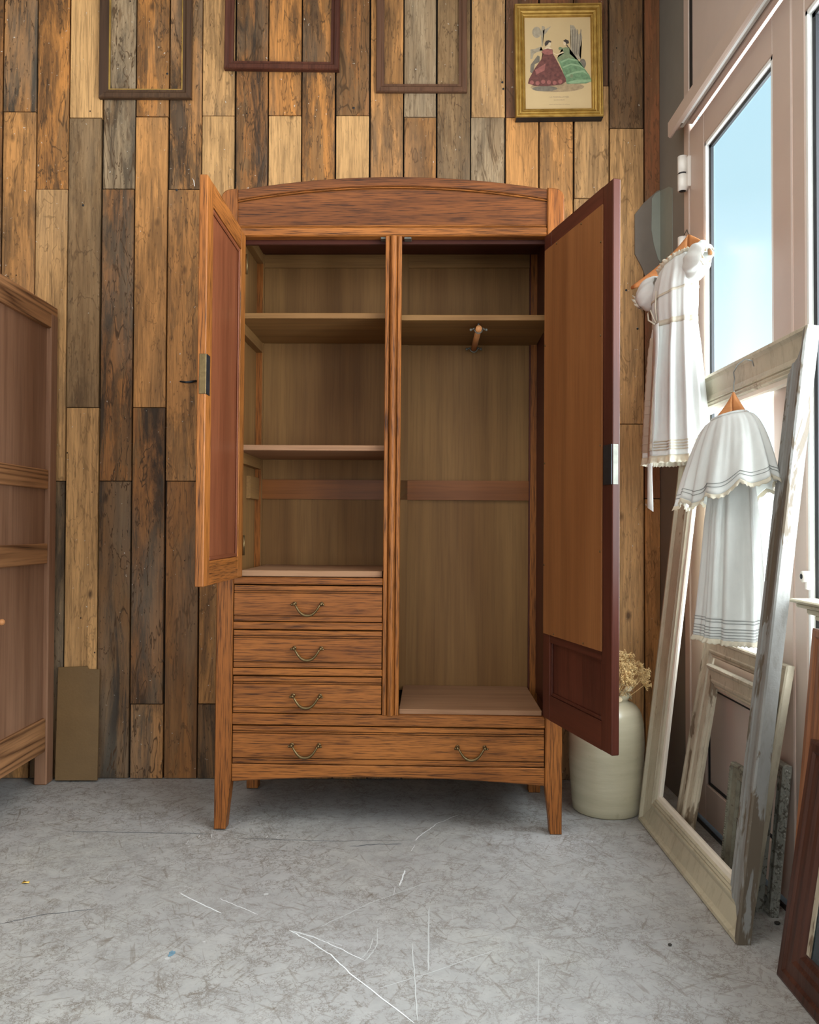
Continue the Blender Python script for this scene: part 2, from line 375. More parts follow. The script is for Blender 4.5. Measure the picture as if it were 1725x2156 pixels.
def tag(o, label, cat, group=None):
    o['label'] = label; o['category'] = cat
    if group: o['group'] = group
    return o
def thing(name, label, cat, mat=None, group=None):
    o = bpy.data.objects.new(name, None); col.objects.link(o); o.empty_display_size = 0.05
    if mat is not None: o.matrix_world = mat
    return tag(o, label, cat, group)
def struct(o): o['kind'] = 'structure'; return o
def basis(o, x, y, z):
    x, y, z = Vector(x), Vector(y), Vector(z)
    return Matrix(((x.x, y.x, z.x, o[0]), (x.y, y.y, z.y, o[1]), (x.z, y.z, z.z, o[2]), (0, 0, 0, 1)))

def frame_bars(w, h, prof, mats, parent, name='frame_bar'):
    """rectangular frame in local x (0..w), z (0..h); prof = (inset, depth towards the viewer = -y); four mitred bars"""
    corner = [lambda t: (t, t), lambda t: (w-t, t), lambda t: (w-t, h-t), lambda t: (t, h-t)]
    mats = mats if isinstance(mats, (list, tuple)) else [mats]*4
    for i in range(4):
        a, b = corner[i], corner[(i+1) % 4]; n = 2
        mb = MB(); rows = []
        for s in range(n):
            f = s/(n-1)
            rows.append([(a(t)[0]*(1-f)+b(t)[0]*f, -d, a(t)[1]*(1-f)+b(t)[1]*f) for t, d in prof])
        mb.grid(rows, close=True, smooth=False)
        np_ = len(prof)
        mb.bm.verts.ensure_lookup_table()
        mb.bm.faces.new([mb.bm.verts[j] for j in range(np_)][::-1]); mb.bm.faces.new([mb.bm.verts[np_+j] for j in range(np_)])
        bmesh.ops.recalc_face_normals(mb.bm, faces=mb.bm.faces)
        mb.build(name, mats[i], parent)

# ------------------------------------------------------------------ the room
WX, WY = 0.91, 2.965          # right wall plane, face of the planks
fl = struct(MB().box(-4.0, 1.02, -4.0, 3.1, -0.1, 0.0).build('floor', floor_mat))
struct(MB().box(-4.0, 1.1, -4.0, 3.1, 3.02, 3.12).build('ceiling', plaster))
struct(MB().box(-4.1, -4.0, -4.0, 3.1, 0.0, 3.02).build('wall_left', plaster))
wb = struct(MB().box(-4.0, 0.93, WY+0.022, WY+0.12, 0.0, 3.02).build('wall_back', gap_dark))
wr = MB()
wr.box(WX, 0.935, 2.69, WY+0.022, 0, 3.02)
wr.box(WX, 1.05, -4.0, -0.65, 0, 3.02)
struct(wr.build('wall_right', wall_grey))

# ---- planks: seam positions along the wall and end-joints as read in the photo, tint and amount of old dirt
T = {'P': (214, 164, 108), 'T': (212, 150, 88), 'O': (208, 140, 74), 'M': (192, 134, 78), 'G': (154, 122, 86),
     'D': (158, 106, 60), 'B': (176, 150, 118), 'R': (150, 94, 60), 'L': (224, 174, 116), 'K': (132, 96, 62)}
seams = [-140, -66, 8, 79, 148, 218, 287, 357, 427, 497, 566, 637, 708, 780, 851, 920.5, 992, 1065, 1136, 1208.5, 1283, 1356, 1391]
boards = [
    [('D', .8, None)],
    [('D', .9, None)],
    [('M', 1.0, 235), ('T', .55, None)],
    [('O', .75, 398), ('P', .3, 1013), ('G', .8, None)],
    [('L', .04, 248), ('G', .45, 858), ('P', .22, None)],
    [('B', .8, 397), ('D', .9, 1013), ('K', 1.0, None)],
    [('O', .65, 245), ('T', .35, 858), ('D', .9, 1483), ('M', .9, None)],
    [('M', .9, 398), ('M', .55, 1013), ('D', .5, None)],
    [('P', .45, 243), ('L', .3, 860), ('M', .5, 1483), ('K', .9, None)],
    [('D', .95, 700), ('D', .7, None)],
    [('O', .6, 242), ('L', .15, 900), ('M', .6, None)],
    [('O', .75, 800), ('M', .7, None)],
    [('D', .8, 242), ('L', .1, 950), ('M', .7, None)],
    [('T', .55, 760), ('D', .8, None)],
    [('B', .35, 246), ('M', .5, 870), ('D', .8, None)],
    [('G', .6, 640), ('D', .8, None)],
    [('P', .3, 247), ('B', .5, 900), ('D', .8, None)],
    [('R', .5, 247), ('T', .18, 840), ('M', .7, None)],
    [('R', .6, 200), ('T', .5, 900), ('M', .7, None)],
    [('R', .6, 180), ('P', .4, 417), ('P', .35, 1000), ('M', .6, None)],
    [('K', .7, 270), ('P', .3, 893), ('P', .2, None)],
    [('R', .4, 430), ('R', .45, 1050), ('T', .3, None)],
]
rnd = random.Random(3)
for i, colm in enumerate(boards):
    x0 = at(seams[i], 0, Y=WY).x + 0.0028; x1 = at(seams[i+1], 0, Y=WY).x - 0.0028
    if i == len(boards)-1: x1 = WX - 0.001
    top = 3.02; ym = (seams[i]+seams[i+1])/2
    for tone, amt, yj in colm:
        bot = 0.001 if yj is None else at(ym, yj, Y=WY).z
        dy = rnd.uniform(0, 0.005); e = rnd.uniform(-0.0015, 0.0015)
        o = MB().box(x0+e, x1+e, WY+dy, WY+0.0215, bot+0.0013, top-0.0013, 0.0014).build('plank', plank_mat, wb)
        c = lin(T[tone]); j = rnd.uniform(0.86, 0.98)
        o.color = (c[0]*j, c[1]*j, c[2]*j, amt); top = bot
# iron hook and a bent nail left in the planks
MB().tube([at(413, 802, Y=2.964), at(404, 804, Y=2.950), at(392, 805, Y=2.948), at(379, 803, Y=2.955)], [0.004, 0.005, 0.004, 0.003], 7).build('nail', dark_metal, wb)
MB().tube([at(405, 376, Y=2.966), at(408, 380, Y=2.955), at(410, 392, Y=2.953)], 0.0016, 6).build('nail', hinge_white, wb)
for nx, ny in ((745, 227), (1343, 692), (1060, 187), (1319, 611), (352, 155), (1058, 173), (462, 1277), (175, 432), (372, 400)):
    p = at(nx, ny, Y=WY); MB().ball((p.x, WY+0.0005, p.z), 0.0042, 1, 0.35, 1).build('nail', dark_metal, wb)

# ---- painted patch where the planks stop short of the corner
poly = [(1337, 451), (1356, 427), (1384, 402), (1391, 400), (1391, 660), (1384, 648), (1375, 625), (1352, 563), (1337, 535)]
pw = [(min(at(x, y, Y=WY-0.004).x, WX-0.001), at(x, y, Y=WY-0.004).z) for x, y in poly]
struct(MB().prism(pw, 'y', WY-0.006, WY+0.001, 0.001).build('trim_1', plate_grey))
poly = [(1373, 418), (1380, 408), (1391, 402), (1391, 552), (1386, 546), (1377, 515), (1372, 484)]
pw = [(min(at(x, y, Y=WY-0.007).x, WX-0.001), at(x, y, Y=WY-0.007).z) for x, y in poly]
struct(MB().prism(pw, 'y', WY-0.0085, WY-0.0062).build('trim_2', patch_grey))
poly = [(1391, 402), (1409, 393), (1416, 396), (1417, 585), (1391, 556)]
pw = [(at(x, y, X=WX-0.001).y, at(x, y, X=WX-0.001).z) for x, y in poly]
struct(MB().prism(pw, 'x', WX-0.002, WX-0.0002).build('trim_3', patch_grey))

# ---- glazed doors in the right wall
def leaf(name, y0, y1, stile0, stile1, first):
    """one glazed leaf; y0 is the far side"""
    d = bpy.data.objects.new(name, None); col.objects.link(d); d['kind'] = 'structure'
    X0, X1 = WX-0.004, WX+0.0235; g0, g1 = y0-stile0, y1+stile1
    zt, zg, zs, zp = 2.20, 2.10, 0.54, 0.43
    MB().box(X0, X1, g0, y0, 0.02, zt, 0.003).build('stile', door_paint, d)
    MB().box(X0, X1, y1, g1, 0.02, zt, 0.003).build('stile', door_paint, d)
    MB().box(X0+0.0005, X1, g1, g0, zg, zt-0.0005, 0.002).build('rail', door_paint, d)
    MB().box(X0+0.0005, X1, g1, g0, zp, zs, 0.002).build('rail', door_paint, d)
    MB().box(X0+0.0005, X1, g1, g0, 0.021, 0.13, 0.002).build('rail', door_paint, d)
    MB().box(X0+0.012, X1-0.002, g1, g0, 0.13, zp).build('lower_panel', panel_paint, d)
    b = MB(); e = 0.008
    for (a, c, z0, z1) in ((g0-e, g0, 0.13, zp), (g1, g1+e, 0.13, zp), (g1, g0, 0.13, 0.13+e), (g1, g0, zp-e, zp)): b.box(X0+0.008, X0+0.014, a, c, z0, z1)
    b.build('gasket', black, d)
    b = MB(); e = 0.013
    for (a, c, z0, z1) in ((g0-e, g0, zs, zg), (g1, g1+e, zs, zg), (g1, g0, zs, zs+e), (g1, g0, zg-e, zg)): b.box(X0+0.002, X0+0.016, a, c, z0, z1, 0.002)
    b.build('glazing_bead', white_bead, d)
    b = MB(); f = 0.016
    for (a, c, z0, z1) in ((g0-e-f, g0-e, zs+e, zg-e), (g1+e, g1+e+f*0.5, zs+e, zg-e), (g1+e, g0-e, zg-e-f*0.7, zg-e)): b.box(X0+0.012, X0+0.02, a, c, z0, z1)
    b.build('gasket', black, d)
    MB().box(X0+0.021, X0+0.026, g1, g0, zs, zg).build('pane', pane_mat, d)
    return d
d1 = leaf('door_1', 2.637, 1.935, 0.125, 0.10, True)
leaf('door_2', 1.929, 1.20, 0.062, 0.10, False)
leaf('door_3', 1.194, 0.46, 0.10, 0.10, False)
leaf('door_4', 0.454, -0.60, 0.10, 0.10, False)
# hinges
for zc, nm in ((2.065, 0), (1.80, 1)):
    y = 2.655
    b = MB()
    b.tube([(WX-0.022, y, zc-0.055), (WX-0.022, y, zc-0.002)], 0.0155, 16)
    b.tube([(WX-0.022, y, zc+0.004), (WX-0.022, y, zc+0.058)], 0.0155, 16)
    b.box(WX-0.014, WX-0.003, y-0.03, y+0.006, zc-0.05, zc+0.05, 0.002)
    h = b.build('hinge', hinge_white, d1)
    MB().tube([(WX-0.022, y, zc-0.003), (WX-0.022, y, zc+0.005)], 0.0135, 12).build('pin', black, h)
    MB().tube([(WX-0.022, y, zc-0.0555), (WX-0.022, y, zc-0.054)], 0.011, 12).build('pin', black, h)
# lock cylinder
p = at(1699, 1214, X=WX-0.01)
lk = MB().tube([(WX-0.02, p.y, p.z), (WX-0.002, p.y, p.z)], 0.013, 14).box(WX-0.012, WX-0.003, p.y-0.006, p.y+0.006, p.z-0.03, p.z, 0.002).build('lock', hinge_white, d1)
MB().tube([(WX-0.021, p.y+0.004, p.z), (WX-0.019, p.y+0.004, p.z)], 0.006, 10).build('keyhole', black, lk)
# jamb, transom bar with brush track, fixed panel above
tr = MB()
tr.box(WX-0.006, WX+0.024, 2.642, 2.69, 0, 3.02, 0.003)
struct(tr.build('trim_4', door_paint))
t5 = bpy.data.objects.new('trim_5', None); col.objects.link(t5); struct(t5)
zt = 2.206
def bar_y(poly, y0, y1, mat, nm):
    m = MB(); n = len(poly)
    vs = [(x, y0, z) for x, z in poly] + [(x, y1, z) for x, z in poly]
    m._add(vs, [tuple(range(n)), tuple(range(2*n-1, n-1, -1))] + [(i, (i+1) % n, n+(i+1) % n, n+i) for i in range(n)])
    bmesh.ops.recalc_face_normals(m.bm, faces=m.bm.faces)
    return m.build(nm, mat, t5)
bar_y([(WX-0.055, zt+0.005), (WX-0.049, zt), (WX-0.044, zt), (WX-0.044, zt+0.02), (WX-0.01, zt+0.03), (WX-0.01, zt+0.062), (WX-0.02, zt+0.075), (WX-0.055, zt+0.05)], -0.62, 2.70, door_paint, 'transom_rail')
bar_y([(WX-0.0435, zt+0.001), (WX-0.036, zt+0.001), (WX-0.036, zt+0.02), (WX-0.0435, zt+0.02)], -0.6, 2.60, white_bead, 'track_lip')
bar_y([(WX-0.034, zt+0.006), (WX-0.024, zt+0.006), (WX-0.024, zt+0.024), (WX-0.034, zt+0.022)], -0.6, 2.64, rail_metal, 'track')
bar_y([(WX-0.022, zt-0.002), (WX-0.008, zt-0.002), (WX-0.008, zt+0.028), (WX-0.022, zt+0.028)], -0.6, 2.60, door_paint, 'track_lip')
MB().box(WX-0.002, WX+0.04, -0.62, 2.615, zt+0.03, 3.02).build('fixed_panel', panel_paint, t5)
MB().box(WX-0.003, WX-0.0005, 2.615, 2.6415, zt+0.05, 3.02).build('gasket', black, t5)
sl = MB().box(WX-0.012, 1.04, -0.62, 2.64, -0.01, 0.012, 0.003).build('trim_6', dark_metal); struct(sl)

# ---- scratches, cracks and paint on the floor
def stroke(pts, w, mat, nm='scratch'):
    P = [at(x, y, Z=0.0) for x, y in pts]; rows = []
    for i, p in enumerate(P):
        t = (P[min(i+1, len(P)-1)]-P[max(i-1, 0)]).normalized(); s = Vector((-t.y, t.x, 0))*w*(0.35 if i in (0, len(P)-1) else 1)
        rows.append([(p.x-s.x, p.y-s.y, 0.0005), (p.x+s.x, p.y+s.y, 0.0005)])
    o = MB().grid(rows, smooth=False).build(nm, mat, fl)
def wob(pts, n=6, a=1.2):
    r = random.Random(len(pts)+int(pts[0][0])); out = []
    for (x0, y0), (x1, y1) in zip(pts, pts[1:]):
        for i in range(n): out.append((x0+(x1-x0)*i/n+r.uniform(-a, a), y0+(y1-y0)*i/n+r.uniform(-a, a)*0.6))
    return out+[pts[-1]]
for pts, w, m in [
    ([(379, 1880), (420, 1902), (466, 1923)], .0016, scratch_w), ([(361, 1870), (377, 1866)], .0010, scratch_w), ([(379, 1881), (402, 1868)], .0010, scratch_w), ([(388, 1866), (405, 1870)], .0009, scratch_w),
    ([(463, 1892), (500, 1908), (543, 1926)], .0010, scratch_w),
    ([(609, 1958), (655, 1984), (696, 2010), (737, 2049), (873, 2155)], .0014, scratch_w),
    ([(612, 1960), (660, 1973), (696, 1988), (769, 2023)], .0011, scratch_w), ([(630, 1963), (720, 1991)], .0010, scratch_w),
    ([(967, 1715), (918, 1736), (888, 1757), (873, 1770)], .0012, scratch_w), ([(874, 1780), (866, 1792)], .0018, scratch_w),
    ([(853, 1832), (847, 1850), (842, 1865)], .0018, scratch_w), ([(832, 1868), (829, 1885)], .0012, scratch_w),
    ([(675, 1951), (740, 1921), (795, 1895), (904, 1857)], .0011, scratch_f), ([(769, 2023), (786, 2004), (795, 1985), (795, 1955)], .0011, scratch_f),
    ([(762, 2017), (778, 2000), (786, 1975)], .0010, scratch_f), ([(904, 1910), (903, 1980), (902, 2045)], .0016, scratch_f), ([(868, 1985), (872, 2040), (880, 2150)], .0012, scratch_f),
    ([(793, 2083), (900, 2050), (1045, 2000)], .0010, scratch_f), ([(476, 1721), (482, 1742)], .0008, scratch_f), ([(392, 1778), (398, 1769)], .0010, scratch_w),
    ([(418, 1764), (421, 1758)], .0016, scratch_w), ([(445, 1764), (446, 1757)], .0016, scratch_w), ([(560, 1764), (564, 1760)], .0018, scratch_w), ([(582, 1764), (587, 1760)], .0016, scratch_w),
    ([(258, 1825), (272, 1824)], .0010, scratch_w), ([(278, 1825), (288, 1823)], .0014, scratch_w), ([(290, 1832), (302, 1830)], .0010, scratch_w), ([(1035, 1873), (1050, 1870)], .0014, scratch_f),
    ([(95, 1746), (110, 1745)], .0014, scratch_f), ([(1135, 2020), (1133, 2150)], .0022, scratch_f), ([(700, 2090), (730, 2074)], .0008, scratch_f)]:
    stroke(wob(pts) if len(pts) > 2 else pts, w, m)
stroke(wob([(139, 1751), (300, 1753), (445, 1756)]), .0012, crack_d, 'crack'); stroke(wob([(500, 1766), (700, 1771), (870, 1769)]), .0010, crack_d, 'crack')
stroke(wob([(735, 1783), (790, 1778), (846, 1777)]), .0022, crack_d, 'crack'); stroke(wob([(0, 1946), (90, 1926), (200, 1914)]), .0010, crack_d, 'crack')
def blot(x, y, rx, ry, mat, nm, z=0.0006):
    p = at(x, y, Z=0); r = random.Random(int(x)); n = 14
    pts = [(p.x+rx*math.cos(2*PI*i/n)*r.uniform(.6, 1.1), p.y+ry*math.sin(2*PI*i/n)*r.uniform(.6, 1.1), z) for i in range(n)]
    m = MB(); m._add(pts, [tuple(range(n))]); return m.build(nm, mat, fl)
blot(361, 2008, .008, .013, paint_blue, 'paint_spot'); blot(352, 2018, .007, .006, scratch_f, 'paint_spot', .0004); blot(560, 1883, .007, .008, scratch_f, 'paint_spot')
for lx, ly, lab in ((53, 1861, 'small curled yellow leaf scrap on bare floor at left'),):
    p = at(lx, ly, Z=0); m = MB()
    m.grid([[(p.x-.009, p.y, .0012), (p.x-.008, p.y+.01, .004)], [(p.x, p.y-.004, .005), (p.x+.001, p.y+.009, .0012)], [(p.x+.009, p.y+.002, .0012), (p.x+.008, p.y+.008, .004)]])
    tag(m.build('leaf_scrap', leaf_yellow, None, 0.0012), lab, 'leaf')
for k_, (dx, dy_, lab) in enumerate(((1411, 1992, 'dark speck of grit on open floor before the big cream frame'), (1625, 1922, 'upper of two dark grit crumbs beside carved grey frame foot'), (1637, 1946, 'lower, larger dark grit crumb next to the dark wooden mirror'))):
    p = at(dx, dy_, Z=0); m = MB(); m.ball((p.x, p.y, .0035), (.004, .004, .006)[k_], 1.2, 1, .6, seg=7)
    tag(m.build('grit_crumb', pebble), lab, 'debris', 'grit on the floor')

# ------------------------------------------------------------------ wardrobe
W0 = Matrix.Translation((-0.0672, 2.4563, 0.002)) @ Matrix.Rotation(math.radians(-1.4), 4, 'Z') @ Matrix.Rotation(math.radians(0.22), 4, 'Y')
wd = thing('wardrobe', 'open oak wardrobe with arched crown, two open doors and four drawers', 'wardrobe', W0)
XL, XR = -0.516, 0.522
def post(xo, xi, s):
    # outline in x/z: outer edge straight, inner edge sweeping in towards the foot, rounded outer top corner
    out = [(xo, 0.0), (xo, 1.90)]
    for i in range(1, 6):
        a = PI/2*i/6; out.append((xo+s*0.026*(1-math.cos(a)), 1.90+0.030*math.sin(a)))
    out += [(xo+s*0.03, 1.931), (xi, 1.933), (xi, 0.150)]
    for z, dx in ((0.12, .003), (.09, .0065), (.06, .010), (.03, .013), (0.0, .0155)): out.append((xi-s*dx, z))
    return MB().prism(out, 'y', 0.0, 0.046, 0.003).build('post', oak_z, wd)
post(XL, XL+0.050, 1); post(XR, XR-0.050, -1)
for x0, x1 in ((XL+0.012, XL+0.052), (XR-0.052, XR-0.012)): MB().box(x0, x1, 0.385, 0.425, 0, 1.86, 0.002).build('back_leg', oak_z, wd)
ix0, ix1 = XL+0.050, XR-0.050     # between the posts
for x0, x1, s in ((XL+0.010, XL+0.024, 1), (XR-0.024, XR-0.010, -1)):
    MB().box(x0, x1, 0.046, 0.386, 0.16, 1.878).build('side_panel', [red_z], wd)
# inner faces of the sides: stiles and blocks as seen inside
MB().box(XL+0.024, XL+0.030, 0.046, 0.386, 0.345, 1.861).build('side_lining', ply_z, wd)
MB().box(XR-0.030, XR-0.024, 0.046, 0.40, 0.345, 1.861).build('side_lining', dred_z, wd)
# crown
def arc(z_end, z_mid, n=20, inset=0.0):
    x0, x1 = ix0+inset, ix1-inset; m = (x0+x1)/2; hw = (x1-x0)/2
    return [(x0+(x1-x0)*i/n, z_mid-(z_mid-z_end)*((x0+(x1-x0)*i/n-m)/hw)**2) for i in range(n+1)]
def band(lo, hi, y0, y1, nm, mat, bev=0.002):
    return MB().prism(lo+hi[::-1], 'y', y0, y1, bev).build(nm, mat, wd)
band(arc(1.899, 1.940), arc(1.929, 1.968), 0.004, 0.032, 'crown_rail', oak_dark)
band(arc(1.894, 1.935), arc(1.898, 1.939), 0.006, 0.030, 'crown_bead', oak_x, 0.0015)
band([(ix0, 1.824), (ix1, 1.824)], arc(1.893, 1.934), 0.012, 0.026, 'crown_panel', oak_dark, 0)
MB().box(ix0, ix1, 0.002, 0.040, 1.787, 1.815, 0.004).build('lower_rail', oak_x, wd)
MB().box(ix0, ix1, 0.006, 0.036, 1.8155, 1.8235, 0.003).build('rail_bead', oak_x, wd)
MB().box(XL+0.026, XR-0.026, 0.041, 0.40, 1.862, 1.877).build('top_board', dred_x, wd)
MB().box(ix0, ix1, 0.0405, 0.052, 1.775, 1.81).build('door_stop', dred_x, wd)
for x in (-0.030, 0.041): MB().box(x, x+0.022, 0.010, 0.038, 1.7815, 1.7868, 0.001).build('catch_plate', steel, wd)
# centre post with its rounded bead
cx0, cx1 = -0.0145, 0.0345
prof = [(cx0, 0.03), (cx0, 0.004), (cx0+0.002, 0.002), (cx0+0.011, 0.002), (cx0+0.0135, 0.008)]
for i in range(9):
    a = PI*i/8; prof.append((cx0+0.0245-0.0105*math.cos(a), 0.006-0.0115*math.sin(a)))
prof += [(cx0+0.0365, 0.008), (cx0+0.039, 0.002), (cx1-0.002, 0.002), (cx1, 0.004), (cx1, 0.03)]
MB().prism(prof, 'z', 0.3455, 1.7865).build('centre_post', oak_z, wd)
MB().box(-0.002, 0.018, 0.0305, 0.398, 0.345, 1.56).build('partition', ply_z, wd)
# rails between drawers
for z0, z1, x1 in ((0.733, 0.754, cx0-0.0005), (0.598, 0.620, cx0-0.0005), (0.460, 0.481, cx0-0.0005), (0.312, 0.345, ix1)):
    MB().box(ix0, x1, 0.003, 0.040, z0, z1, 0.0025).build('drawer_rail', oak_x, wd)
lo = arc(0.141, 0.160, 20); hi = [(x, 0.194) for x, z in lo]
band(lo, hi, 0.004, 0.030, 'apron', oak_x, 0.003)
# drawers
def drawer(x0, x1, z0, z1, handles, tilt=0.0):
    g = 0.0025; x0 += g; x1 -= g; z0 += g; z1 -= g*1.4
    m = MB(); n = 0.0014; h = z1-z0
    cuts = [0.0, 0.0155, 0.0185, 0.0205, h-0.0205, h-0.0185, h-0.016, h]
    # moulded face: strips standing slightly proud, thin grooves between
    for a, b_, y in ((0, .0148, .0060), (.0148, .0172, .0130), (.0172, h-.0235, .0050), (h-.0235, h-.0210, .0130), (h-.0210, h-.0172, .0062), (h-.0172, h-.0148, .0130), (h-.0148, h, .0060)):
        m.box(x0, x1, y, 0.022, z0+a, z0+b_, 0.0010 if y < .01 else 0)
    m.box(x0+0.01, x1-0.01, 0.022, 0.36, z0+0.004, z1-0.012)
    d = m.build('drawer', oak_x, wd)
    for hx, hz in handles:
        b = MB(); y0 = 0.0050; R = 0.0405
        for s in (-1, 1):
            b.tube([(hx+s*R, y0, hz+0.008), (hx+s*R, y0-0.004, hz+0.008)], 0.0062, 12)
            b.tube([(hx+s*R, y0-0.002, hz+0.008), (hx+s*R, y0-0.016, hz+0.008)], [0.0038, 0.0034], 10)
            b.ball((hx+s*R, y0-0.017, hz+0.008), 0.0052)
            b.ball((hx+s*(R+0.007), y0-0.015, hz+0.0065), 0.0036)
        pts = []; rs = []
        for i in range(17):
            t = -1+2*i/16; xx = hx+t*R*0.94; zz = hz+0.008-0.034*(1-abs(t)**2.3); pts.append((xx, y0-0.017-0.003*(1-t*t), zz)); rs.append(0.0026+0.0022*(1-abs(t)**1.5))
        b.tube(pts, rs, 9)
        b.build('handle', bronze, d)
    return d
hzs = -0.239
drawer(ix0, cx0, 0.620, 0.733, [(hzs, 0.668)]); drawer(ix0, cx0, 0.481, 0.598, [(hzs, 0.535)]); drawer(ix0, cx0, 0.345, 0.460, [(hzs-0.002, 0.393)])
drawer(ix0, ix1, 0.194, 0.312, [(hzs-0.004, 0.246), (0.252, 0.246)])
# back: plywood panels in a light frame
yb = 0.400
bx0, bx1 = XL+0.055, XR-0.056
MB().box(XL+0.024, bx0, yb-0.014, yb+0.01, 0.16, 1.861).build('back_stile', ply_z, wd)
MB().box(bx1, XR-0.024, yb-0.014, yb+0.01, 0.16, 1.861).build('back_stile', dred_z, wd)
MB().box(0.018, 0.046, yb-0.010, yb+0.01, 0.345, 1.861).build('back_stile', ply_z, wd)
MB().box(-0.030, -0.002, yb-0.010, yb+0.01, 0.345, 1.861).build('back_stile', ply_z, wd)
MB().box(bx0, bx1, yb-0.010, yb+0.01, 1.003, 1.071).build('back_rail', rail_in, wd)
MB().box(bx0, bx1, yb-0.008, yb+0.01, 1.815, 1.861).build('back_rail', ply_x, wd)
for x0, x1 in ((bx0, -0.029), (0.045, bx1)):
    MB().box(x0, x1, yb, yb+0.008, 1.071, 1.815).build('back_panel', ply_z, wd)
    MB().box(x0, x1, yb, yb+0.008, 0.20, 1.003).build('back_panel', ply_z, wd)
# shelves and floors
def shelf(x0, x1, y0, z0, z1, nm, mat): return MB().box(x0, x1, y0, yb-0.002, z0, z1, 0.0012).build(nm, mat, wd)
shelf(XL+0.031, -0.0025, 0.050, 1.549, 1.566, 'shelf', ply_x); shelf(0.0185, XR-0.031, 0.050, 1.5435, 1.5605, 'shelf', ply_x)
shelf(XL+0.031, -0.0025, 0.045, 1.141, 1.1575, 'shelf', floor_board)
shelf(XL+0.07, -0.0185, 0.022, 0.756, 0.774, 'floor_board', floor_board); shelf(0.036, XR-0.058, 0.022, 0.3455, 0.3605, 'floor_board', floor_board)
MB().box(XL+0.031, XL+0.07, 0.045, yb-0.002, 0.754, 0.764).build('drawer_top', floor_board, wd)
# shelf bearers along the left side
for z in (1.549, 1.141, 1.8615):
    MB().prism([(0.06, z-0.028), (0.075, z-0.035), (0.40, z-0.035), (0.40, z-0.0005), (0.06, z-0.0005)], 'x', XL+0.0305, XL+0.052).build('bearer', ply_y, wd)
MB().box(XL+0.0305, XL+0.045, 0.25, 0.385, 1.00, 1.075).build('bearer', ply_y, wd)
# pull-out hanging rod under the right shelf
rx, rz = 0.272, 1.524
rod = MB().tube([(rx, 0.07, rz), (rx, 0.375, rz)], 0.0095, 14).build('hanging_rod', hanger_wood, wd)
for y in (0.085, 0.36):
    b = MB()
    pts = [(rx+0.012*math.sin(a), y, rz-0.012*math.cos(a)) for a in [(-0.62+1.24*i/12)*PI*0.8 for i in range(13)]]
    b.tube(pts, 0.0022, 7)
    for s in (-1, 1):
        b.tube([(rx+s*0.011, y, rz+0.004), (rx+s*0.022, y, rz-0.002)], 0.0028, 7); b.ball((rx+s*0.024, y-0.003, rz-0.002), 0.0048)
    b.tube([(rx, y, rz+0.010), (rx, y, rz+0.0185)], 0.0034, 8)
    b.build('rod_bracket', steel, rod)

# ---- doors (local x from the hinge, z up)
# left door: stands square to the front
def door_matrix(hx, hy, dx, dy, flip):
    x = Vector((dx, dy, 0)).normalized(); z = Vector((0, 0, 1)); y = z.cross(x)
    return basis((hx, hy, 0), x, y, z)
# left: x axis towards the viewer (0,-1): y axis = z cross x = (1,0): inner face must look to +x, so thickness runs to -y
w = 0.436; t = 0.0215; z0, z1 = 0.756, 1.786
ML = door_matrix(-0.438, -0.001, 0.006, -1, 1)
def door_left():
    m = MB(); sh, sf, rt, rb = 0.060, 0.058, 0.060, 0.062
    m.box(0, sh, -t, 0, z0, z1, 0.002, 0); m.box(w-sf, w, -t, 0, z0, z1, 0.002, 0)
    m.box(sh, w-sf, -t+.0003, -.0003, z1-rt, z1-.0003, 0, 1); m.box(sh, w-sf, -t+.0003, -.0003, z0+.0003, z0+rb, 0, 1)
    d = m.build('door', [oak_z, oak_x], wd); d.matrix_local = ML; d['label'] = 'left open door, shorter, with a reddish inner panel'
    p0, p1, q0, q1 = sh, w-sf, z0+rb, z1-rt
    MB().box(p0, p1, -0.014, -0.008, q0, q1).build('panel', red_z, d)
    b = MB(); e = 0.011
    def mould(a0, a1, b0, b1, vert):
        b.box(a0, a1, -0.0085, -0.0025, b0, b1, 0.0025, 0 if vert else 1)
    mould(p0, p0+e, q0, q1, True); mould(p1-e, p1, q0, q1, True); mould(p0+e, p1-e, q0, q0+e, False); mould(p0+e, p1-e, q1-e, q1, False)
    b.build('moulding', [red_z, red_x], d)
    MB().box(w-0.034, w+0.0012, -0.016, 0.0012, 1.236, 1.336, 0.0006).build('lock', [bronze], d)
    MB().box(w-0.034, w-0.0015, 0.0013, 0.0019, 1.236, 1.336).build('lock_cover', dark_metal, d)
    for z in (0.85, 1.70): MB().tube([(0.001, 0.0035, z-0.03), (0.001, 0.0035, z+0.03)], 0.0035, 8).build('hinge', bronze, d)
    return d
door_left()
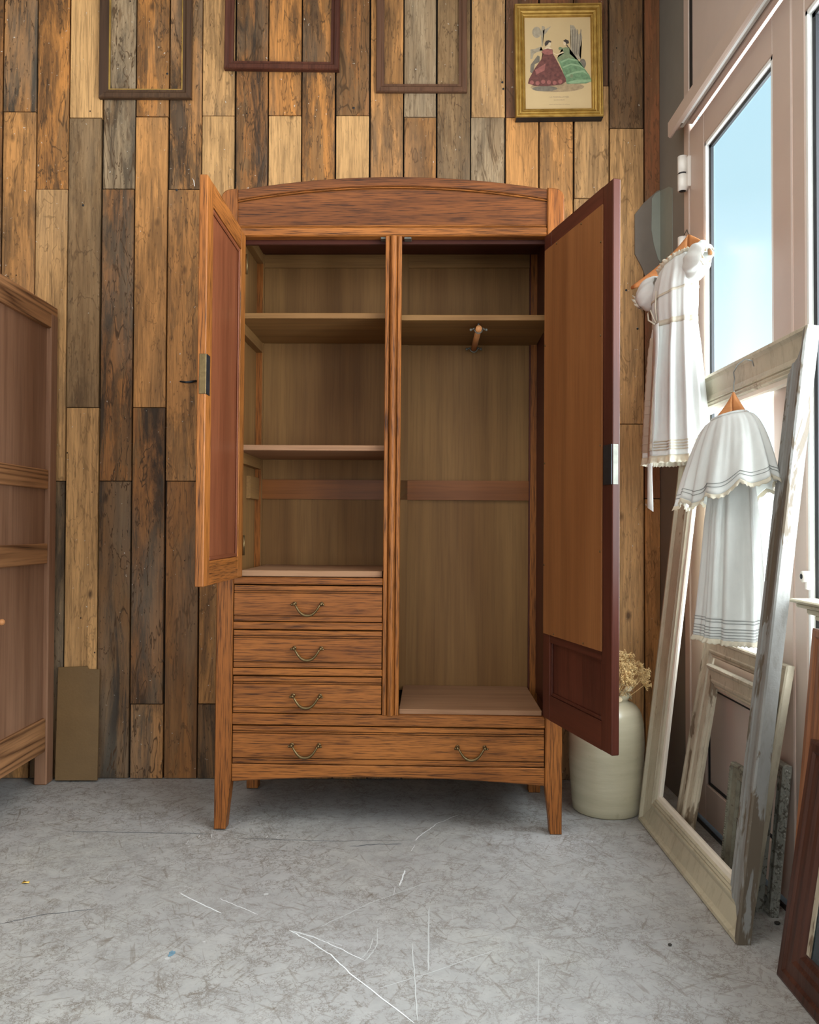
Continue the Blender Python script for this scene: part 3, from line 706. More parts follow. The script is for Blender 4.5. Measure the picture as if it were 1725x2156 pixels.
# right door: swung a little further out; x axis (0.26,-0.965), y axis = (0.965,0.26) points outwards
w2, t2, za, zb = 0.430, 0.0205, 0.349, 1.782
MR = door_matrix(0.463, -0.002, 0.262, -0.965, 0)
def door_right():
    m = MB(); sh, sf, rt, rb = 0.050, 0.055, 0.055, 0.072
    m.box(0, sh, 0, t2, za, zb, 0.002, 0); m.box(w2-sf, w2, 0, t2, za, zb, 0.002, 0)
    m.box(sh, w2-sf, .0003, t2-.0003, zb-rt, zb-.0003, 0, 1); m.box(sh, w2-sf, .0003, t2-.0003, za+.0003, za+rb, 0, 1)
    m.box(sh, w2-sf, .0003, t2-.0003, 0.575, 0.61, 0, 1)
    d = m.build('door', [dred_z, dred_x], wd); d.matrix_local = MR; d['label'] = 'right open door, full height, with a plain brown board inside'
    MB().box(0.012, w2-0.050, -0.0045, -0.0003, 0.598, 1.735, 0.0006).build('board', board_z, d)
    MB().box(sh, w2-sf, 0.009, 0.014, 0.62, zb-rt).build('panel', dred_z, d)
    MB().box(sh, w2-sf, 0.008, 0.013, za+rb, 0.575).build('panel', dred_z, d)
    b = MB(); e = 0.010; p0, p1, q0, q1 = sh, w2-sf, za+rb, 0.575
    b.box(p0, p0+e, .003, .0085, q0, q1, .002, 0); b.box(p1-e, p1, .003, .0085, q0, q1, .002, 0); b.box(p0+e, p1-e, .003, .0085, q0, q0+e, .002, 1)
    b.build('moulding', [dred_z, dred_x], d)
    MB().box(w2-0.0435, w2-0.0005, -0.003, -0.0004, 1.018, 1.118, 0.0004).build('lock_cover', dark_metal, d)
    lk = MB().box(w2+0.0002, w2+0.0014, 0.001, 0.015, 1.018, 1.118, 0.0004).build('lock', steel, d)
    for px, pz in ((0.10, 1.728), (0.26, 1.728), (0.374, 1.64), (0.374, 1.40), (0.374, 1.12), (0.374, 0.85), (0.02, 1.45), (0.02, 1.10), (0.02, 0.8), (0.09, 0.605), (0.28, 0.605)):
        MB().ball((px, -0.0055, pz), 0.0028, 1, .6, 1, seg=6).build('pin', bronze, d)
    return d
door_right()

# ------------------------------------------------------------------ tall cabinet at the left edge
cab = thing('panelled_cabinet', 'tall faded brown panelled cabinet cut off by the left edge', 'cabinet', Matrix.Translation((-1.271, 2.945, 0)))
# local: side face at x = 0, body towards -x, y from 0 (wall) to -0.62, z up
D = 0.62
MB().box(-0.045, 0, -0.055, 0, 0, 1.665, 0.004).build('corner_post', cab_z, cab)
MB().box(-0.045, 0, -D, -D+0.055, 0, 1.665, 0.004).build('corner_post', cab_z, cab)
for z0, z1 in ((1.590, 1.695), ):
    MB().box(-0.040, -0.001, -D-0.004, 0.0, z0+0.02, z1, 0.004).build('top_rail', cab_x, cab)
for z0, z1 in ((1.040, 1.108), (0.778, 0.848), (0.118, 0.235)):
    MB().box(-0.034, -0.004, -D+0.055, -0.055, z0, z1, 0.003).build('side_rail', cab_x, cab)
for z0, z1 in ((1.108, 1.612), (0.848, 1.040), (0.235, 0.778)):
    MB().box(-0.026, -0.016, -D+0.05, -0.05, z0-0.004, z1+0.004).build('side_panel', cab_z, cab)
MB().box(-0.85, -0.045, -D, 0, 0.118, 1.66, 0.003).build('body', cab_z, cab)
MB().box(-0.86, -0.040, -D-0.004, 0.0, 1.660, 1.695, 0.004).build('top_board', cab_x, cab)
pk = at(1, 1310, X=-1.271)
MB().ball((0.004, pk.y-2.945, pk.z), 0.011, 0.9, 1, 0.9).build('knob', hanger_wood, cab)

# hardboard offcut leaning on the planks
sh = MB()
pts = [(120, 1406), (181, 1404), (184, 1410), (208, 1410), (209, 1640), (120, 1640)]
pl = [(at(x, y, Y=2.945).x, max(0.0005, at(x, y, Y=2.945).z)) for x, y in pts]
o = sh.prism(pl, 'y', 0, 0.006, 0.0008).build('hardboard_sheet', rust)
bm = bmesh.new(); bm.from_mesh(o.data)
for v in bm.verts: v.co.y += 2.926 + (v.co.z/0.42)*0.03
bm.to_mesh(o.data); bm.free()
tag(o, 'brown hardboard offcut leaning on planks between cabinet and wardrobe', 'board')

# ------------------------------------------------------------------ frames on the plank wall
def wall_frame(name, label, x0, x1, yb_, h, bw, dep, mat, tilt=0.0, liner=None, group='empty dark frames on the wall'):
    a = at(x0, yb_, Y=WY-dep); b = at(x1, yb_, Y=WY-dep)
    M = Matrix.Translation((a.x, WY-0.0005, a.z)) @ Matrix.Rotation(math.radians(tilt), 4, 'Y')
    t = thing(name, label, 'picture frame', M, group); w_ = b.x-a.x
    frame_bars(w_, h, [(0, 0), (0, dep*0.8), (0.003, dep), (bw*0.55, dep*0.92), (bw*0.75, dep*0.6), (bw, dep*0.55), (bw, 0)], mat, t)
    if liner: frame_bars(w_-2*bw, h-2*bw, [(0, 0), (0, dep*.45), (.0045, dep*.45), (.0045, 0)], liner, t, 'liner_bar'); 
    if liner:
        for c in t.children:
            if c.name.startswith('liner_bar'): c.location = (bw, 0, bw)
    return t
wall_frame('empty_frame', 'empty dark brown frame, leftmost of the three on the planks', 207, 402, 205, 0.50, 0.033, 0.018, brown_frame, 0, gilt)
wall_frame('empty_frame', 'empty reddish maroon frame, middle and widest of the three', 471, 714, 143, 0.52, 0.032, 0.022, maroon_frame, 0.55)
wall_frame('empty_frame', 'empty dusty brown frame nearest the gold framed print', 792, 984, 192, 0.48, 0.030, 0.016, dusty_frame, -0.1)

# gold framed fashion print
a = at(1087.5, 246, Y=2.925); b = at(1272, 242, Y=2.925); tp = at(1087.5, 7, Y=2.925)
gp = thing('framed_print', 'gold framed print of two ladies in wide maroon and green gowns', 'picture', Matrix.Translation((a.x, WY-0.0005, a.z)) @ Matrix.Rotation(math.radians(-0.9), 4, 'Y'))
gw, gh = (b-a).length, tp.z-a.z
prof = [(0, 0), (0, .036), (.002, .040), (.006, .040), (.008, .034), (.012, .033), (.014, .037), (.018, .037), (.021, .028), (.024, .027), (.026, .031), (.029, .030), (.031, .022), (.034, .021), (.036, .023), (.038, .016), (.038, 0)]
frame_bars(gw, gh, prof, gilt, gp)
MB().box(0.001, gw-0.001, -0.034, -0.0005, -0.0012, -0.0001).build('underside_dark_slab', black, gp)  # thin black slab added below the gilt bar so its underside reads dark
i = .0375
pp = MB().box(i, gw-i, -0.0145, -0.004, i, gh-i).build('print_sheet', paper, gp)
PW, PH = gw-2*i, gh-2*i
def zp(x, y): return (i+(x-235)/(1340-235)*PW, i+(1-(y-340)/(1900-340))*PH)
print_m = {n: plain('print_'+n, lin(c), 0.85, 0, v, 90) for n, c, v in (('maroon', (104, 62, 56), .35), ('green', (106, 134, 98), .3), ('paleg', (138, 162, 124), .1), ('skin', (214, 190, 156), .05), ('hair', (66, 56, 50), .1), ('grey', (160, 146, 124), .2), ('dgrey', (118, 108, 94), .2), ('rose', (150, 92, 84), .2), ('ink', (150, 130, 104), .1), ('brown', (160, 136, 104), .2), ('olive', (122, 132, 98), .2))}
def shape(pts, mname, lev, nm):
    m = MB(); P = [zp(*p) for p in pts]; y = -0.0146-0.00012*lev
    m._add([(x, y, z) for x, z in P], [tuple(range(len(P)))])
    bmesh.ops.triangulate(m.bm, faces=m.bm.faces); m.build(nm, print_m[mname], pp)
def ell(cx, cy, rx, ry, n=18): return [(cx+rx*math.cos(2*PI*q/n), cy+ry*math.sin(2*PI*q/n)) for q in range(n)]
shape(ell(770, 1520, 450, 85), 'brown', 1, 'print_ground'); shape(ell(560, 1545, 210, 45), 'dgrey', 2, 'print_ground')
shape([(1000, 470), (1060, 480), (1110, 560), (1140, 640), (1180, 600), (1200, 680), (1170, 820), (1130, 950), (1170, 1060), (1080, 1040), (1000, 940), (1010, 700)], 'grey', 1, 'print_curtain')
for q, (x0, x1) in enumerate(((1035, 1030), (1075, 1060), (1120, 1090), (1175, 1130))): shape([(x0, 540), (x0+12, 560), (x1+18, 1000), (x1, 960)], 'dgrey', 2, 'print_fold')
shape(ell(440, 590, 75, 95), 'grey', 1, 'print_tree'); shape([(510, 620), (530, 480), (580, 500), (545, 640), (535, 830), (520, 830)], 'grey', 1, 'print_tree'); shape([(540, 560), (680, 490), (600, 600), (550, 650)], 'grey', 1, 'print_tree')
shape([(330, 880), (410, 870), (510, 830), (480, 900), (540, 900), (430, 930), (380, 960), (360, 1040), (330, 1040)], 'grey', 1, 'print_plant')
shape([(330, 1140), (390, 1060), (450, 980), (485, 1000), (480, 1090), (400, 1130), (370, 1300), (320, 1260)], 'dgrey', 2, 'print_chair')
shape(ell(1200, 1130, 55, 85), 'dgrey', 1, 'print_chair')
shape([(900, 850), (970, 850), (985, 960), (1060, 1030), (1160, 1100), (1240, 1230), (1310, 1330), (1345, 1430), (1250, 1465), (930, 1470), (860, 1240), (780, 1030), (880, 960)], 'green', 3, 'print_gown')
shape([(860, 860), (980, 850), (985, 960), (1060, 1030), (900, 1045), (790, 1090), (775, 1030), (890, 950)], 'olive', 4, 'print_bodice')
for pts in ([(830, 1090), (960, 1035), (1100, 1060), (1150, 1100), (1090, 1085), (960, 1062), (840, 1115)], [(860, 1180), (1000, 1125), (1150, 1150), (1250, 1235), (1140, 1180), (1000, 1150), (870, 1205)], [(920, 1320), (1050, 1265), (1220, 1240), (1290, 1320), (1200, 1275), (1060, 1295), (930, 1350)], [(930, 1440), (1100, 1400), (1340, 1400), (1330, 1440), (1000, 1468)]): shape(pts, 'paleg', 5, 'print_flounce')
shape(ell(1010, 1340, 28, 34), 'olive', 6, 'print_rosette')
shape([(545, 890), (620, 865), (700, 885), (705, 960), (760, 1060), (830, 1200), (910, 1370), (920, 1430), (840, 1480), (600, 1505), (400, 1500), (280, 1455), (300, 1380), (400, 1200), (510, 1050), (540, 970), (515, 930)], 'maroon', 7, 'print_gown')
shape([(550, 885), (620, 870), (695, 890), (700, 960), (640, 975), (560, 965), (520, 930)], 'rose', 8, 'print_bodice')
for q in range(6): shape(ell(345+q*95, 1440+12*math.sin(q*2.1), 34, 36), 'rose', 8, 'print_rosette')
shape([(400, 1230), (580, 1120), (560, 1240), (420, 1310)], 'rose', 8, 'print_shawl')
shape([(600, 830), (640, 830), (690, 880), (620, 880), (560, 880)], 'skin', 8, 'print_neck'); shape(ell(640, 790, 34, 50), 'skin', 9, 'print_face'); shape([(575, 830), (570, 780), (590, 740), (635, 728), (680, 745), (680, 768), (640, 765), (625, 800), (600, 815)], 'hair', 10, 'print_hair')
shape(ell(905, 775, 26, 45), 'skin', 9, 'print_face'); shape([(880, 740), (920, 715), (970, 740), (975, 785), (930, 795), (915, 765), (890, 752)], 'hair', 10, 'print_hair'); shape([(920, 800), (945, 810), (975, 860), (960, 865)], 'hair', 10, 'print_hair')
shape([(700, 930), (770, 970), (870, 920), (890, 940), (780, 985), (720, 960)], 'skin', 9, 'print_arm'); shape(ell(830, 870, 32, 26), 'olive', 9, 'print_bouquet')
def lettering(txt, cx, cy, size, nm='print_lettering'):
    cu = bpy.data.curves.new('t', 'FONT'); cu.body = txt; cu.size = size; cu.align_x = 'CENTER'; cu.align_y = 'CENTER'
    tmp = bpy.data.objects.new('t', cu); col.objects.link(tmp)
    bpy.context.view_layer.update()
    me = bpy.data.meshes.new_from_object(tmp.evaluated_get(bpy.context.evaluated_depsgraph_get())); bpy.data.objects.remove(tmp)
    me.materials.append(print_m['ink']); o = bpy.data.objects.new(nm, me); col.objects.link(o); o.parent = pp
    x, z = zp(cx, cy); o.location = (x, -0.0149, z); o.rotation_euler = (PI/2, 0, 0)
lettering('LA MODE ILLUSTRÉE', 800, 1690, 0.0076)
lettering('Journal de la famille', 800, 1738, 0.0050)
lettering('Toilettes de Mme Fladry, 43 rue Richer', 800, 1815, 0.0048)

# ------------------------------------------------------------------ frames leaning on the doors
def lean_frame(name, label, y_far, x_base, w_, h, lean, group=None, z=0.0, yaw=0.0, cat='picture frame'):
    al = math.radians(lean)
    x = Vector((0, -1, 0)); up = Vector((math.sin(al), 0, math.cos(al))); y = up.cross(x)
    M = Matrix.Translation((x_base, y_far, z)) @ Matrix.Rotation(math.radians(yaw), 4, 'Z') @ basis((0, 0, 0), x, y, up)
    return thing(name, label, cat, M, group)
# local y = 0 is the front lip plane shifted: profile depths are measured from the back, so move back by thickness
G = 'old frames leaning by the glazed door'
def lf_bars(t, w_, h, prof, mats, nm='frame_bar', thick=0.03):
    before = set(t.children)
    frame_bars(w_, h, prof, mats, t, nm)
    for c in t.children:
        if c not in before: c.location = (0, thick, 0)
big = lean_frame('large_frame', 'tall cream and silver empty frame leaning with a small dress hooked on it', 2.575, 0.716, 0.770, 1.372, 6.7, G)
bigp = [(0, 0), (0, .028), (.003, .032), (.011, .032), (.014, .027), (.018, .023), (.060, .015), (.070, .017), (.072, .020), (.077, .020), (.079, .016), (.084, .019), (.089, .016), (.094, .018), (.098, .013), (.098, 0)]
lf_bars(big, 0.770, 1.372, bigp, [cream_frame, peel_frame, cream_frame, cream_frame], thick=.032)
lb = [(.098, 0), (.098, .012), (.108, .010), (.112, .006), (.112, 0)]
lf_bars(big, 0.770, 1.372, lb, liner_white, 'liner_bar', .032)
b2 = lean_frame('medium_frame', 'smaller of two grey cream frames standing inside the tall frame', 2.33, 0.754, 0.405, 0.535, 9.5, G)
mp = [(0, 0), (0, .018), (.004, .022), (.010, .021), (.014, .017), (.036, .014), (.040, .017), (.045, .015), (.050, .009), (.054, .010), (.058, .006), (.058, 0)]
lf_bars(b2, 0.405, 0.535, mp, grey_cream, thick=.022)
b1 = lean_frame('medium_frame', 'taller grey cream frame just behind the other medium frame', 2.445, 0.780, 0.532, 0.600, 9.6, G)
lf_bars(b1, 0.532, 0.600, [(t_*0.95, d_*0.85) for t_, d_ in mp], grey_cream, thick=.019)
sp = [(0, 0), (0, .012), (.003, .016), (.007, .016), (.010, .012), (.030, .010), (.036, .012), (.040, .006), (.043, .006), (.043, 0)]
c1 = lean_frame('small_frame', 'small grey green frame with rope edge, in front of carved one', 2.142, 0.806, 0.185, 0.305, 6.0, G, yaw=6.0)
lf_bars(c1, 0.185, 0.305, sp, [grey_green, ash_frame, grey_green, grey_green], thick=.016)
b = MB(); n = 46
for q in range(n): b.ball((0.0035, 0.0002, 0.008+q*0.0063), 0.0034, 1, .8, 1.1, seg=6)
b.build('rope_edge', grey_green, c1)
d1f = lean_frame('small_frame', 'small ash grey carved frame nearest the door sill', 2.132, 0.846, 0.200, 0.355, 5.5, G)
lf_bars(d1f, 0.200, 0.355, [(t_, d_*1.25) for t_, d_ in sp], [ash_frame, ash_frame, ash_frame, grey_green], thick=.020)
b = MB(); r_ = random.Random(5)
for q in range(120):
    b.ball((0.2005+r_.uniform(-.0005, .0006), r_.uniform(.003, .017), r_.uniform(.006, .349)), r_.uniform(.0018, .0036), .6, 1, 1.2, seg=5)
b.build('carved_edge', ash_frame, d1f)
# dark mirrors at the right edge
m1 = lean_frame('dark_mirror', 'dark walnut framed mirror, lowest and nearest at the right edge', 1.690, 0.750, 0.620, 0.485, 8.6, None, cat='mirror')
wp = [(0, 0), (0, .022), (.006, .026), (.020, .026), (.026, .020), (.052, .024), (.060, .018), (.072, .018), (.080, .010), (.086, .010), (.086, 0)]
lf_bars(m1, 0.620, 0.485, [(t_, d_*.77) for t_, d_ in wp], walnut, thick=.020)
MB().box(0.080, 0.54, 0.013, 0.019, 0.080, 0.405).build('mirror_glass', teal_glass, m1)
MB().box(0.084, 0.100, 0.0105, 0.0128, 0.086, 0.40, .0006).build('worn_edge_strip', grey_cream, m1)
m2 = lean_frame('brown_frame', 'warm brown wooden frame standing just behind the dark mirror', 1.758, 0.800, 0.60, 0.70, 5.0, None)
lf_bars(m2, 0.60, 0.70, [(t_*.8, d_*.75) for t_, d_ in wp], walnut2, thick=.02)
# cream pediment piece behind them
cp = thing('cream_overmantel', 'cream mirror surround with a moulded cornice poking in at right edge', 'mirror', Matrix.Translation((0.884, 1.74, 0)))
MB().box(0, 0.022, -0.60, 0.0, 0, 0.70, .002).build('surround', cream_frame, cp)
m = MB()
for q, (dz, ov, th) in enumerate(((0.700, .012, .012), (0.712, .026, .012), (0.724, .045, .013), (0.737, .070, .010), (0.747, .088, .008))):
    m.box(-ov*0.45, 0.022, -0.60-ov, ov, dz, dz+th, .003)
m.build('cornice', cream_frame, cp)

# ------------------------------------------------------------------ stoneware jar with dried flowers
jc = (0.641, 2.672)
jar = MB()
prof = [(0.0, 0.0), (.102, 0.0), (.107, .004), (.110, .03), (.115, .09), (.119, .16), (.1205, .225), (.119, .265), (.1165, .287), (.112, .308), (.106, .323), (.096, .336), (.084, .345), (.071, .350), (.069, .354), (.070, .359), (.074, .363), (.074, .370), (.070, .375), (.062, .375), (.060, .36), (.060, .34), (.09, .31), (.105, .25), (.10, .02), (.0, .02)]
jar.lathe(prof[1:], (0, 0, 0), 56)
jo = jar.build('stoneware_jar', stone_mat); jo.location = (jc[0], jc[1], 0.0)
tag(jo, 'pale stoneware jar on the floor behind the open right door', 'jar')
bq = thing('dried_flowers', 'bunch of straw coloured dried flower heads in the stoneware jar', 'flowers', Matrix.Translation((jc[0], jc[1], 0.30)))
r_ = random.Random(11)
def umbel_mesh():
    m = MB()
    for q in range(20):
        a = 2*PI*q*0.618; el = 0.15+1.1*((q % 7)/6); L = r_.uniform(.012, .021)
        tip = Vector((math.cos(a)*math.cos(el), math.sin(a)*math.cos(el), math.sin(el)))*L
        m.tube([(0, 0, 0), tip*0.6, tip], [.0007, .0005, .0004], 4)
        m.ball(tip, .0019, seg=5)
        for s in range(3):
            t2_ = tip + Vector((r_.uniform(-1, 1), r_.uniform(-1, 1), r_.uniform(-.2, 1)))*0.005
            m.tube([tip, t2_], [.0006, .0003], 3)
    me = bpy.data.meshes.new('flower_head'); m.bm.to_mesh(me); m.bm.free(); me.materials.append(straw); return me
ums = [umbel_mesh() for _ in range(3)]
heads = []
for q in range(64):
    a = r_.uniform(0, 2*PI); k_ = r_.uniform(0.1, 1.0)**0.6; rad = 0.128*k_
    z = 0.10 + 0.095*(1-k_**2)*r_.uniform(0.5, 1.1) + r_.uniform(-.012, .02)
    heads.append(Vector((rad*math.cos(a), rad*math.sin(a)*0.85, z)))
heads += [Vector((.045, -.03, .195)), Vector((.075, .0, .185)), Vector((.10, -.02, .165)), Vector((.118, -.02, .14)), Vector((.125, .02, .12)), Vector((.02, -.05, .185))]
for hq, hpos in enumerate(heads):
    o = bpy.data.objects.new('flower_head', ums[hq % 3]); col.objects.link(o); o.parent = bq; o.location = hpos
    dirv = (hpos-Vector((0, 0, .03))).normalized(); o.rotation_euler = dirv.to_track_quat('Z', 'Y').to_euler(); sc_ = r_.uniform(.8, 1.25); o.scale = (sc_, sc_, sc_)
st = MB()
for hpos in heads:
    b0 = Vector((hpos.x*.3, hpos.y*.3, .04)); md = (b0+hpos)/2+Vector((hpos.x*.12, hpos.y*.12, .01)); st.tube([b0, md, hpos], [.0012, .001, .0008], 4)
o = st.build('stems', straw, bq); o['kind'] = 'stuff'
for q in range(26):
    a = r_.uniform(-PI*.95, PI*.35); rr = r_.uniform(.045, .082); c = Vector((rr*math.cos(a), rr*math.sin(a), .055+r_.uniform(0, .05)))
    m = MB(); m.ball((0, 0, 0), .013, 1, 1, .22, seg=8)
    o = m.build('petal', petal, bq); o.location = c; o.rotation_euler = (r_.uniform(-1.2, 1.2), r_.uniform(-1.2, 1.2), r_.uniform(0, 6))

# ------------------------------------------------------------------ dresses on wooden hangers
def hanger(name, label, M, L, sweep, drop, hook, grp='wooden coat hangers'):
    """local x along the arms, -y front, z up, origin at the apex of the wood"""
    h = thing(name, label, 'hanger', M, grp)
    for s in (-1, 1):
        rows = []
        for q in range(13):
            t = q/12; x = s*L*t; yy = -sweep*t**1.8; z = -drop*(t**(0.82 if L < 0.15 else 1.0))-0.003; hh = .021*(1-t)**0.8+.0095*(1-.35*t); th = .0062-.0015*t
            ring = []
            for a in range(10):
                an = 2*PI*a/10; ring.append((x, yy+th*math.cos(an), z+hh*math.sin(an)-hh*.4))
            rows.append(ring)
        m = MB(); m.grid(rows, close=True)
        m.bm.verts.ensure_lookup_table(); m.bm.faces.new([m.bm.verts[i_] for i_ in range(120, 130)]); m.bm.faces.new([m.bm.verts[i_] for i_ in range(10)])
        bmesh.ops.recalc_face_normals(m.bm, faces=m.bm.faces)
        m.build('arm', hanger_wood, h)
    MB().tube(hook, .0017, 8).build('hook', wire, h)
    return h

def garment_rows(levels, N, folds, hem, seed):
    """levels: (z, half width, half depth, centre y, fold amplitude, sway)"""
    r = random.Random(seed); ph = [r.uniform(0, 6.3) for _ in range(6)]
    # smooth interpolation
    lv = np.array(levels); zs = np.linspace(lv[0, 0], lv[-1, 0], hem); rows = []
    zk = lv[:, 0][::-1]
    for z in zs:
        a, b_, cy, am, cx = [float(np.interp(z, zk, lv[:, c][::-1])) for c in (1, 2, 3, 4, 5)]
        row = []
        for j in range(N):
            th = 2*PI*j/N
            f = math.sin(folds*th+ph[0]+0.8*math.sin(2*th+ph[1])) + 0.5*math.sin((folds*2+1)*th+ph[2]+1.5*math.sin(3*th+ph[3])) + .35*math.sin(3*th+ph[4]+z*6)
            k_ = 1+am*f
            row.append((cx+a*k_*math.cos(th), cy+b_*(1+am*1.6*f)*math.sin(th), z))
        rows.append(row)
    return rows
def ruffle(rows, idx, out, drop, waves, N, mat, nm, parent, amp=.004, th=.0008):
    base = rows[idx]; c = Vector((sum(p[0] for p in base)/N, sum(p[1] for p in base)/N, base[0][2]))
    R = []
    for q in range(4):
        t = q/3; rr = []
        for j in range(N*2):
            p = Vector(base[(j//2) % N]).lerp(Vector(base[(j//2+(j % 2)) % N]), 0.5 if j % 2 else 0); n = (p-c); n.z = 0; n.normalize()
            rr.append(p + n*(out*t+.0012+amp*t*math.sin(waves*2*PI*j/(N*2))) + Vector((0, 0, -drop*t+.0015*t*math.cos(waves*2*PI*j/(N*2)*1.7))))
        R.append(rr)
    return MB().grid(R, close=True).build(nm, mat, parent, th)
def ring_band(rows, idx, lift, h, mat, nm, parent, th=.001):
    base = rows[idx]; N = len(base); c = Vector((sum(p[0] for p in base)/N, sum(p[1] for p in base)/N, base[0][2])); R = []
    for z in (h/2, -h/2):
        rr = []
        for p in base:
            n = Vector(p)-c; n.z = 0; rr.append(Vector(p)+n.normalized()*lift+Vector((0, 0, z)))
        R.append(rr)
    return MB().grid(R, close=True).build(nm, mat, parent, th)

def axes(dirx): 
    x = Vector((dirx[0], dirx[1], 0)).normalized(); z = Vector((0, 0, 1)); y = z.cross(x); return x, y, z
# --- dress one: long, lace trimmed, hung from the door hinge
X1 = axes((0.36, -0.933))
H1 = basis((0.862, 2.520, 1.806), *X1)
hookp = Matrix(H1).inverted()
top = hookp @ Vector((WX-0.022, 2.650, 1.858+.003))
hanger('coat_hanger', 'wooden hanger of the long lace dress, hooked on the upper door hinge', H1, 0.185, 0.075, 0.105,
       [(0, 0, -.012), (0, 0, .012), tuple(top*0.35+Vector((.006, 0, .012))), tuple(top*0.75+Vector((.012, 0, .018))), tuple(top+Vector((.004, .004, .008))), tuple(top+Vector((-.008, .006, -.002)))])
E1 = basis((0.802, 2.474, -0.030), *X1)
dr = thing('long_dress', 'long white lace trimmed dress with puff sleeves hanging by the hinge', 'dress', E1, 'white dresses on hangers')
N1 = 110
lev = [(1.735, .066, .034, 0, .02, .010), (1.705, .084, .042, 0, .03, .008), (1.660, .086, .046, 0, .03, 0), (1.60, .086, .047, 0, .03, 0), (1.560, .082, .043, 0, .05, 0), (1.545, .083, .044, 0, .06, 0), (1.48, .090, .052, 0, .07, 0), (1.36, .098, .060, 0, .075, .003), (1.25, .106, .066, 0, .075, .005), (1.155, .113, .071, 0, .07, .007)]
rows1 = [[(p[0], p[1], p[2]+p[0]*0.30*max(0, (p[2]-1.56)/.175)) for p in rr] for rr in garment_rows(lev, N1, 11, 70, 4)]
MB().grid(rows1, close=True).build('bodice_and_skirt', cotton, dr, .0012)
ruffle(rows1, 0, .008, -.010, 26, N1, lace, 'neck_frill', dr, .004)
ruffle(rows1, 69, .006, .022, 34, N1, lace, 'hem_frill', dr, .0035)
zidx = lambda z: int(round((1.735-z)/(1.735-1.155)*69))
for z, h in ((1.556, .016), (1.64, .007), (1.195, .004), (1.187, .004), (1.179, .004), (1.171, .004)): ring_band(rows1, zidx(z), .0022, h, lace, 'lace_band' if h > .005 else 'tuck', dr)
for s in (-1, 1):
    m = MB(); R = []
    for q in range(9):
        t = q/8; cx_ = s*(.066+(.105 if s > 0 else .060)*t); rr = .034+.018*math.sin(PI*min(1, t*1.1))-.012*max(0, t-.85)/.15; cz = (1.722 if s > 0 else 1.690)-(.012 if s > 0 else .035)*t
        ring = []
        for j in range(36):
            an = 2*PI*j/36; f = 1+.07*math.sin(9*an+q*.4); ring.append((cx_+.012*math.cos(an)*s, rr*.72*f*math.sin(an)-(.026 if s > 0 else .030)*t**1.5, cz+rr*f*math.cos(an)))
        R.append(ring)
    m.grid(R, close=True); m.build('sleeve', cotton, dr, .001)
    m = MB(); R2 = []
    for q in range(3):
        R2.append([(p[0]+s*.007*q/2, p[1]*(1+.10*q/2+.1*q*math.sin(j*1.4)), p[2]+(p[2]-(1.71 if s > 0 else 1.655))*(.10*q/2)+.003*q*math.sin(j*1.4)) for j, p in enumerate(R[-1])])
    m.grid(R2, close=True); m.build('sleeve_frill', lace, dr, .0008)
# lace insertion bands on the front of the skirt and a line of buttons
def front_strip(rows, jc_, half, z0, z1, lift, mat, nm, parent, scal=0):
    R = []
    for rr in rows:
        if not (z1 <= rr[0][2] <= z0): continue
        n_ = len(rr); line = []
        for dj in range(-half, half+1):
            p = Vector(rr[(jc_+dj) % n_]); n = Vector((p.x, p.y, 0)).normalized(); line.append(p+n*(lift+scal*math.sin(len(R)*1.9)))
        R.append(line)
    return MB().grid(R).build(nm, mat, parent, .0008)
jf = int(N1*0.75)
front_strip(rows1, jf-11, 2, 1.53, 1.17, .002, lace, 'lace_strip', dr, .0008); front_strip(rows1, jf-3, 2, 1.53, 1.17, .002, lace, 'lace_strip', dr, .0008)
for z in (1.33, 1.315, 1.29, 1.275, 1.25, 1.235, 1.22, 1.21):
    R = rows1[zidx(z)]; l = []
    for dz in (.002, -.002): l.append([Vector(R[(jf+dj) % N1])+Vector((R[(jf+dj) % N1][0], R[(jf+dj) % N1][1], 0)).normalized()*.0022+Vector((0, 0, dz)) for dj in range(-16, -2)])
    MB().grid(l).build('tuck', lace, dr, .0008)
for z in (1.49, 1.45, 1.41, 1.37):
    p = Vector(rows1[zidx(z)][(jf-7) % N1]); m = MB().ball(p+Vector((0, -.003, 0)), .004, 1, .5, 1, seg=7); m.build('button', cotton, dr)
# ribbon sash
pr = Vector(rows1[zidx(1.556)][(jf-6) % N1])
rb = []
for q in range(24):
    t = q/23; z = 1.556-t*0.555; rb.append([(pr.x-.004+.004*math.sin(t*5), pr.y-.016-.020*min(1, t*1.6), z), (pr.x+.030+.004*math.sin(t*5)+.003*math.sin(t*14), pr.y-.024-.020*min(1, t*1.6), z-(.012 if q == 23 else 0))])
MB().grid(rb).build('ribbon_sash', cotton, dr, .001)
# bow loop
m = MB(); m.tube([(pr.x-.002, pr.y-.012, 1.56), (pr.x-.028, pr.y-.016, 1.578), (pr.x-.034, pr.y-.014, 1.602), (pr.x-.018, pr.y-.016, 1.606), (pr.x, pr.y-.012, 1.565)], .0026, 6); m.tube([(pr.x+.004, pr.y-.012, 1.66), (pr.x+.002, pr.y-.014, 1.61), (pr.x+.006, pr.y-.012, 1.57)], .0022, 6)
m.build('bow', lace, dr)

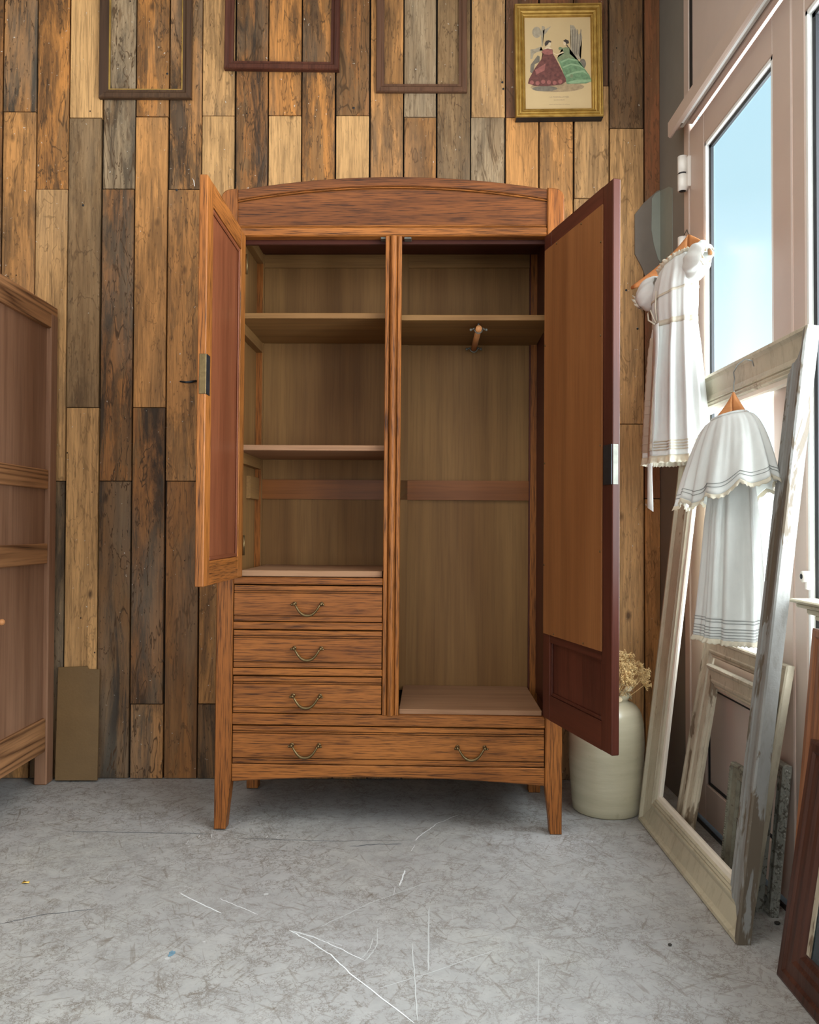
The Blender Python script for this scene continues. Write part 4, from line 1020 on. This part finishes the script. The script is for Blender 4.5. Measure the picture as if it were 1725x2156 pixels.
# --- dress two: short cape top over a pleated skirt, hooked on the tall frame
X2 = axes((0.40, -0.917))
C2 = (0.792, 2.030)
H2 = basis((C2[0]+.012, C2[1]-.002, 1.236), *X2)
hanger('coat_hanger', 'wooden hanger of the caped dress, hooked over the tall cream frame', H2, 0.090, 0.026, 0.086,
       [(0, 0, -.012), (0, 0, .030), (-.003, .006, .046), (-.020, .020, .066), (-.022, .034, .086), (-.008, .046, .100), (.004, .058, .094), (.005, .062, .080)])
E2 = basis((C2[0], C2[1], 0), *X2)
d2 = thing('caped_dress', 'white baby dress with scalloped cape collar hanging on the tall frame', 'dress', E2, 'white dresses on hangers')
N2 = 110
lev2 = [(1.05, .058, .034, .004, .03, .004), (1.00, .062, .038, .004, .05, .004), (.93, .068, .043, .004, .075, .002), (.80, .077, .050, .004, .08, 0), (.70, .085, .056, .004, .075, -.002), (.640, .090, .060, .004, .07, -.004)]
rows2 = garment_rows(lev2, N2, 8, 60, 9)
MB().grid(rows2, close=True).build('skirt', cotton, d2, .0012)
z2 = lambda z: int(round((1.05-z)/(1.05-.640)*59))
for q in range(6): ring_band(rows2, z2(.688-.0085*q), .0014, .0022, thread, 'tuck', d2, .0006)
ruffle(rows2, 59, .004, .012, 30, N2, lace, 'hem_frill', d2, .003)
# cape: gathered at the neck, spreading over the hanger arms, scalloped edge
R = []; NC = 160; r_ = random.Random(2)
for q in range(26):
    t = q/25; rr = []
    for j in range(NC):
        th = 2*PI*j/NC; c_, s_ = math.cos(th), math.sin(th)
        side = abs(c_)
        # shoulder line first, then hanging
        a = (.050+.088*t**.45)*(1+.10*max(0, c_)*t)
        b_ = .030+.046*t**.8
        drop = t*(.190-.045*max(0, c_)+.012*max(0, -c_))
        sc_ = -.020*abs(math.sin(4.5*th+.6))*t**3
        f = 1+(.06*math.sin(13*th+1.6*math.sin(3*th))+.025*math.sin(31*th)*(1-t)+.05*math.sin(5*th+2)*t)*min(1, .3+t)
        rr.append((a*f*c_, .002-.018*side*t+b_*f*s_, 1.186-drop+sc_ + .008*c_*(1-t)))
    R.append(rr)
MB().grid(R, close=True).build('cape', cotton, d2, .001)
ruffle(R, 25, .003, .010, 40, NC, lace, 'cape_edging', d2, .0025)
for q, k_ in ((22, .0016), (23, .0016)):
    m = MB(); pts = [Vector(p)+Vector((p[0], p[1], 0)).normalized()*.0018 for p in R[q]]; m.tube(pts+[pts[0]], .0009, 5, caps=False); m.build('piping', thread, d2)
m = MB(); pts = [Vector(p)+Vector((0, 0, .001)) for p in R[0]]; m.tube(pts+[pts[0]], .0035, 6, caps=False); m.build('neckband', cotton, d2)
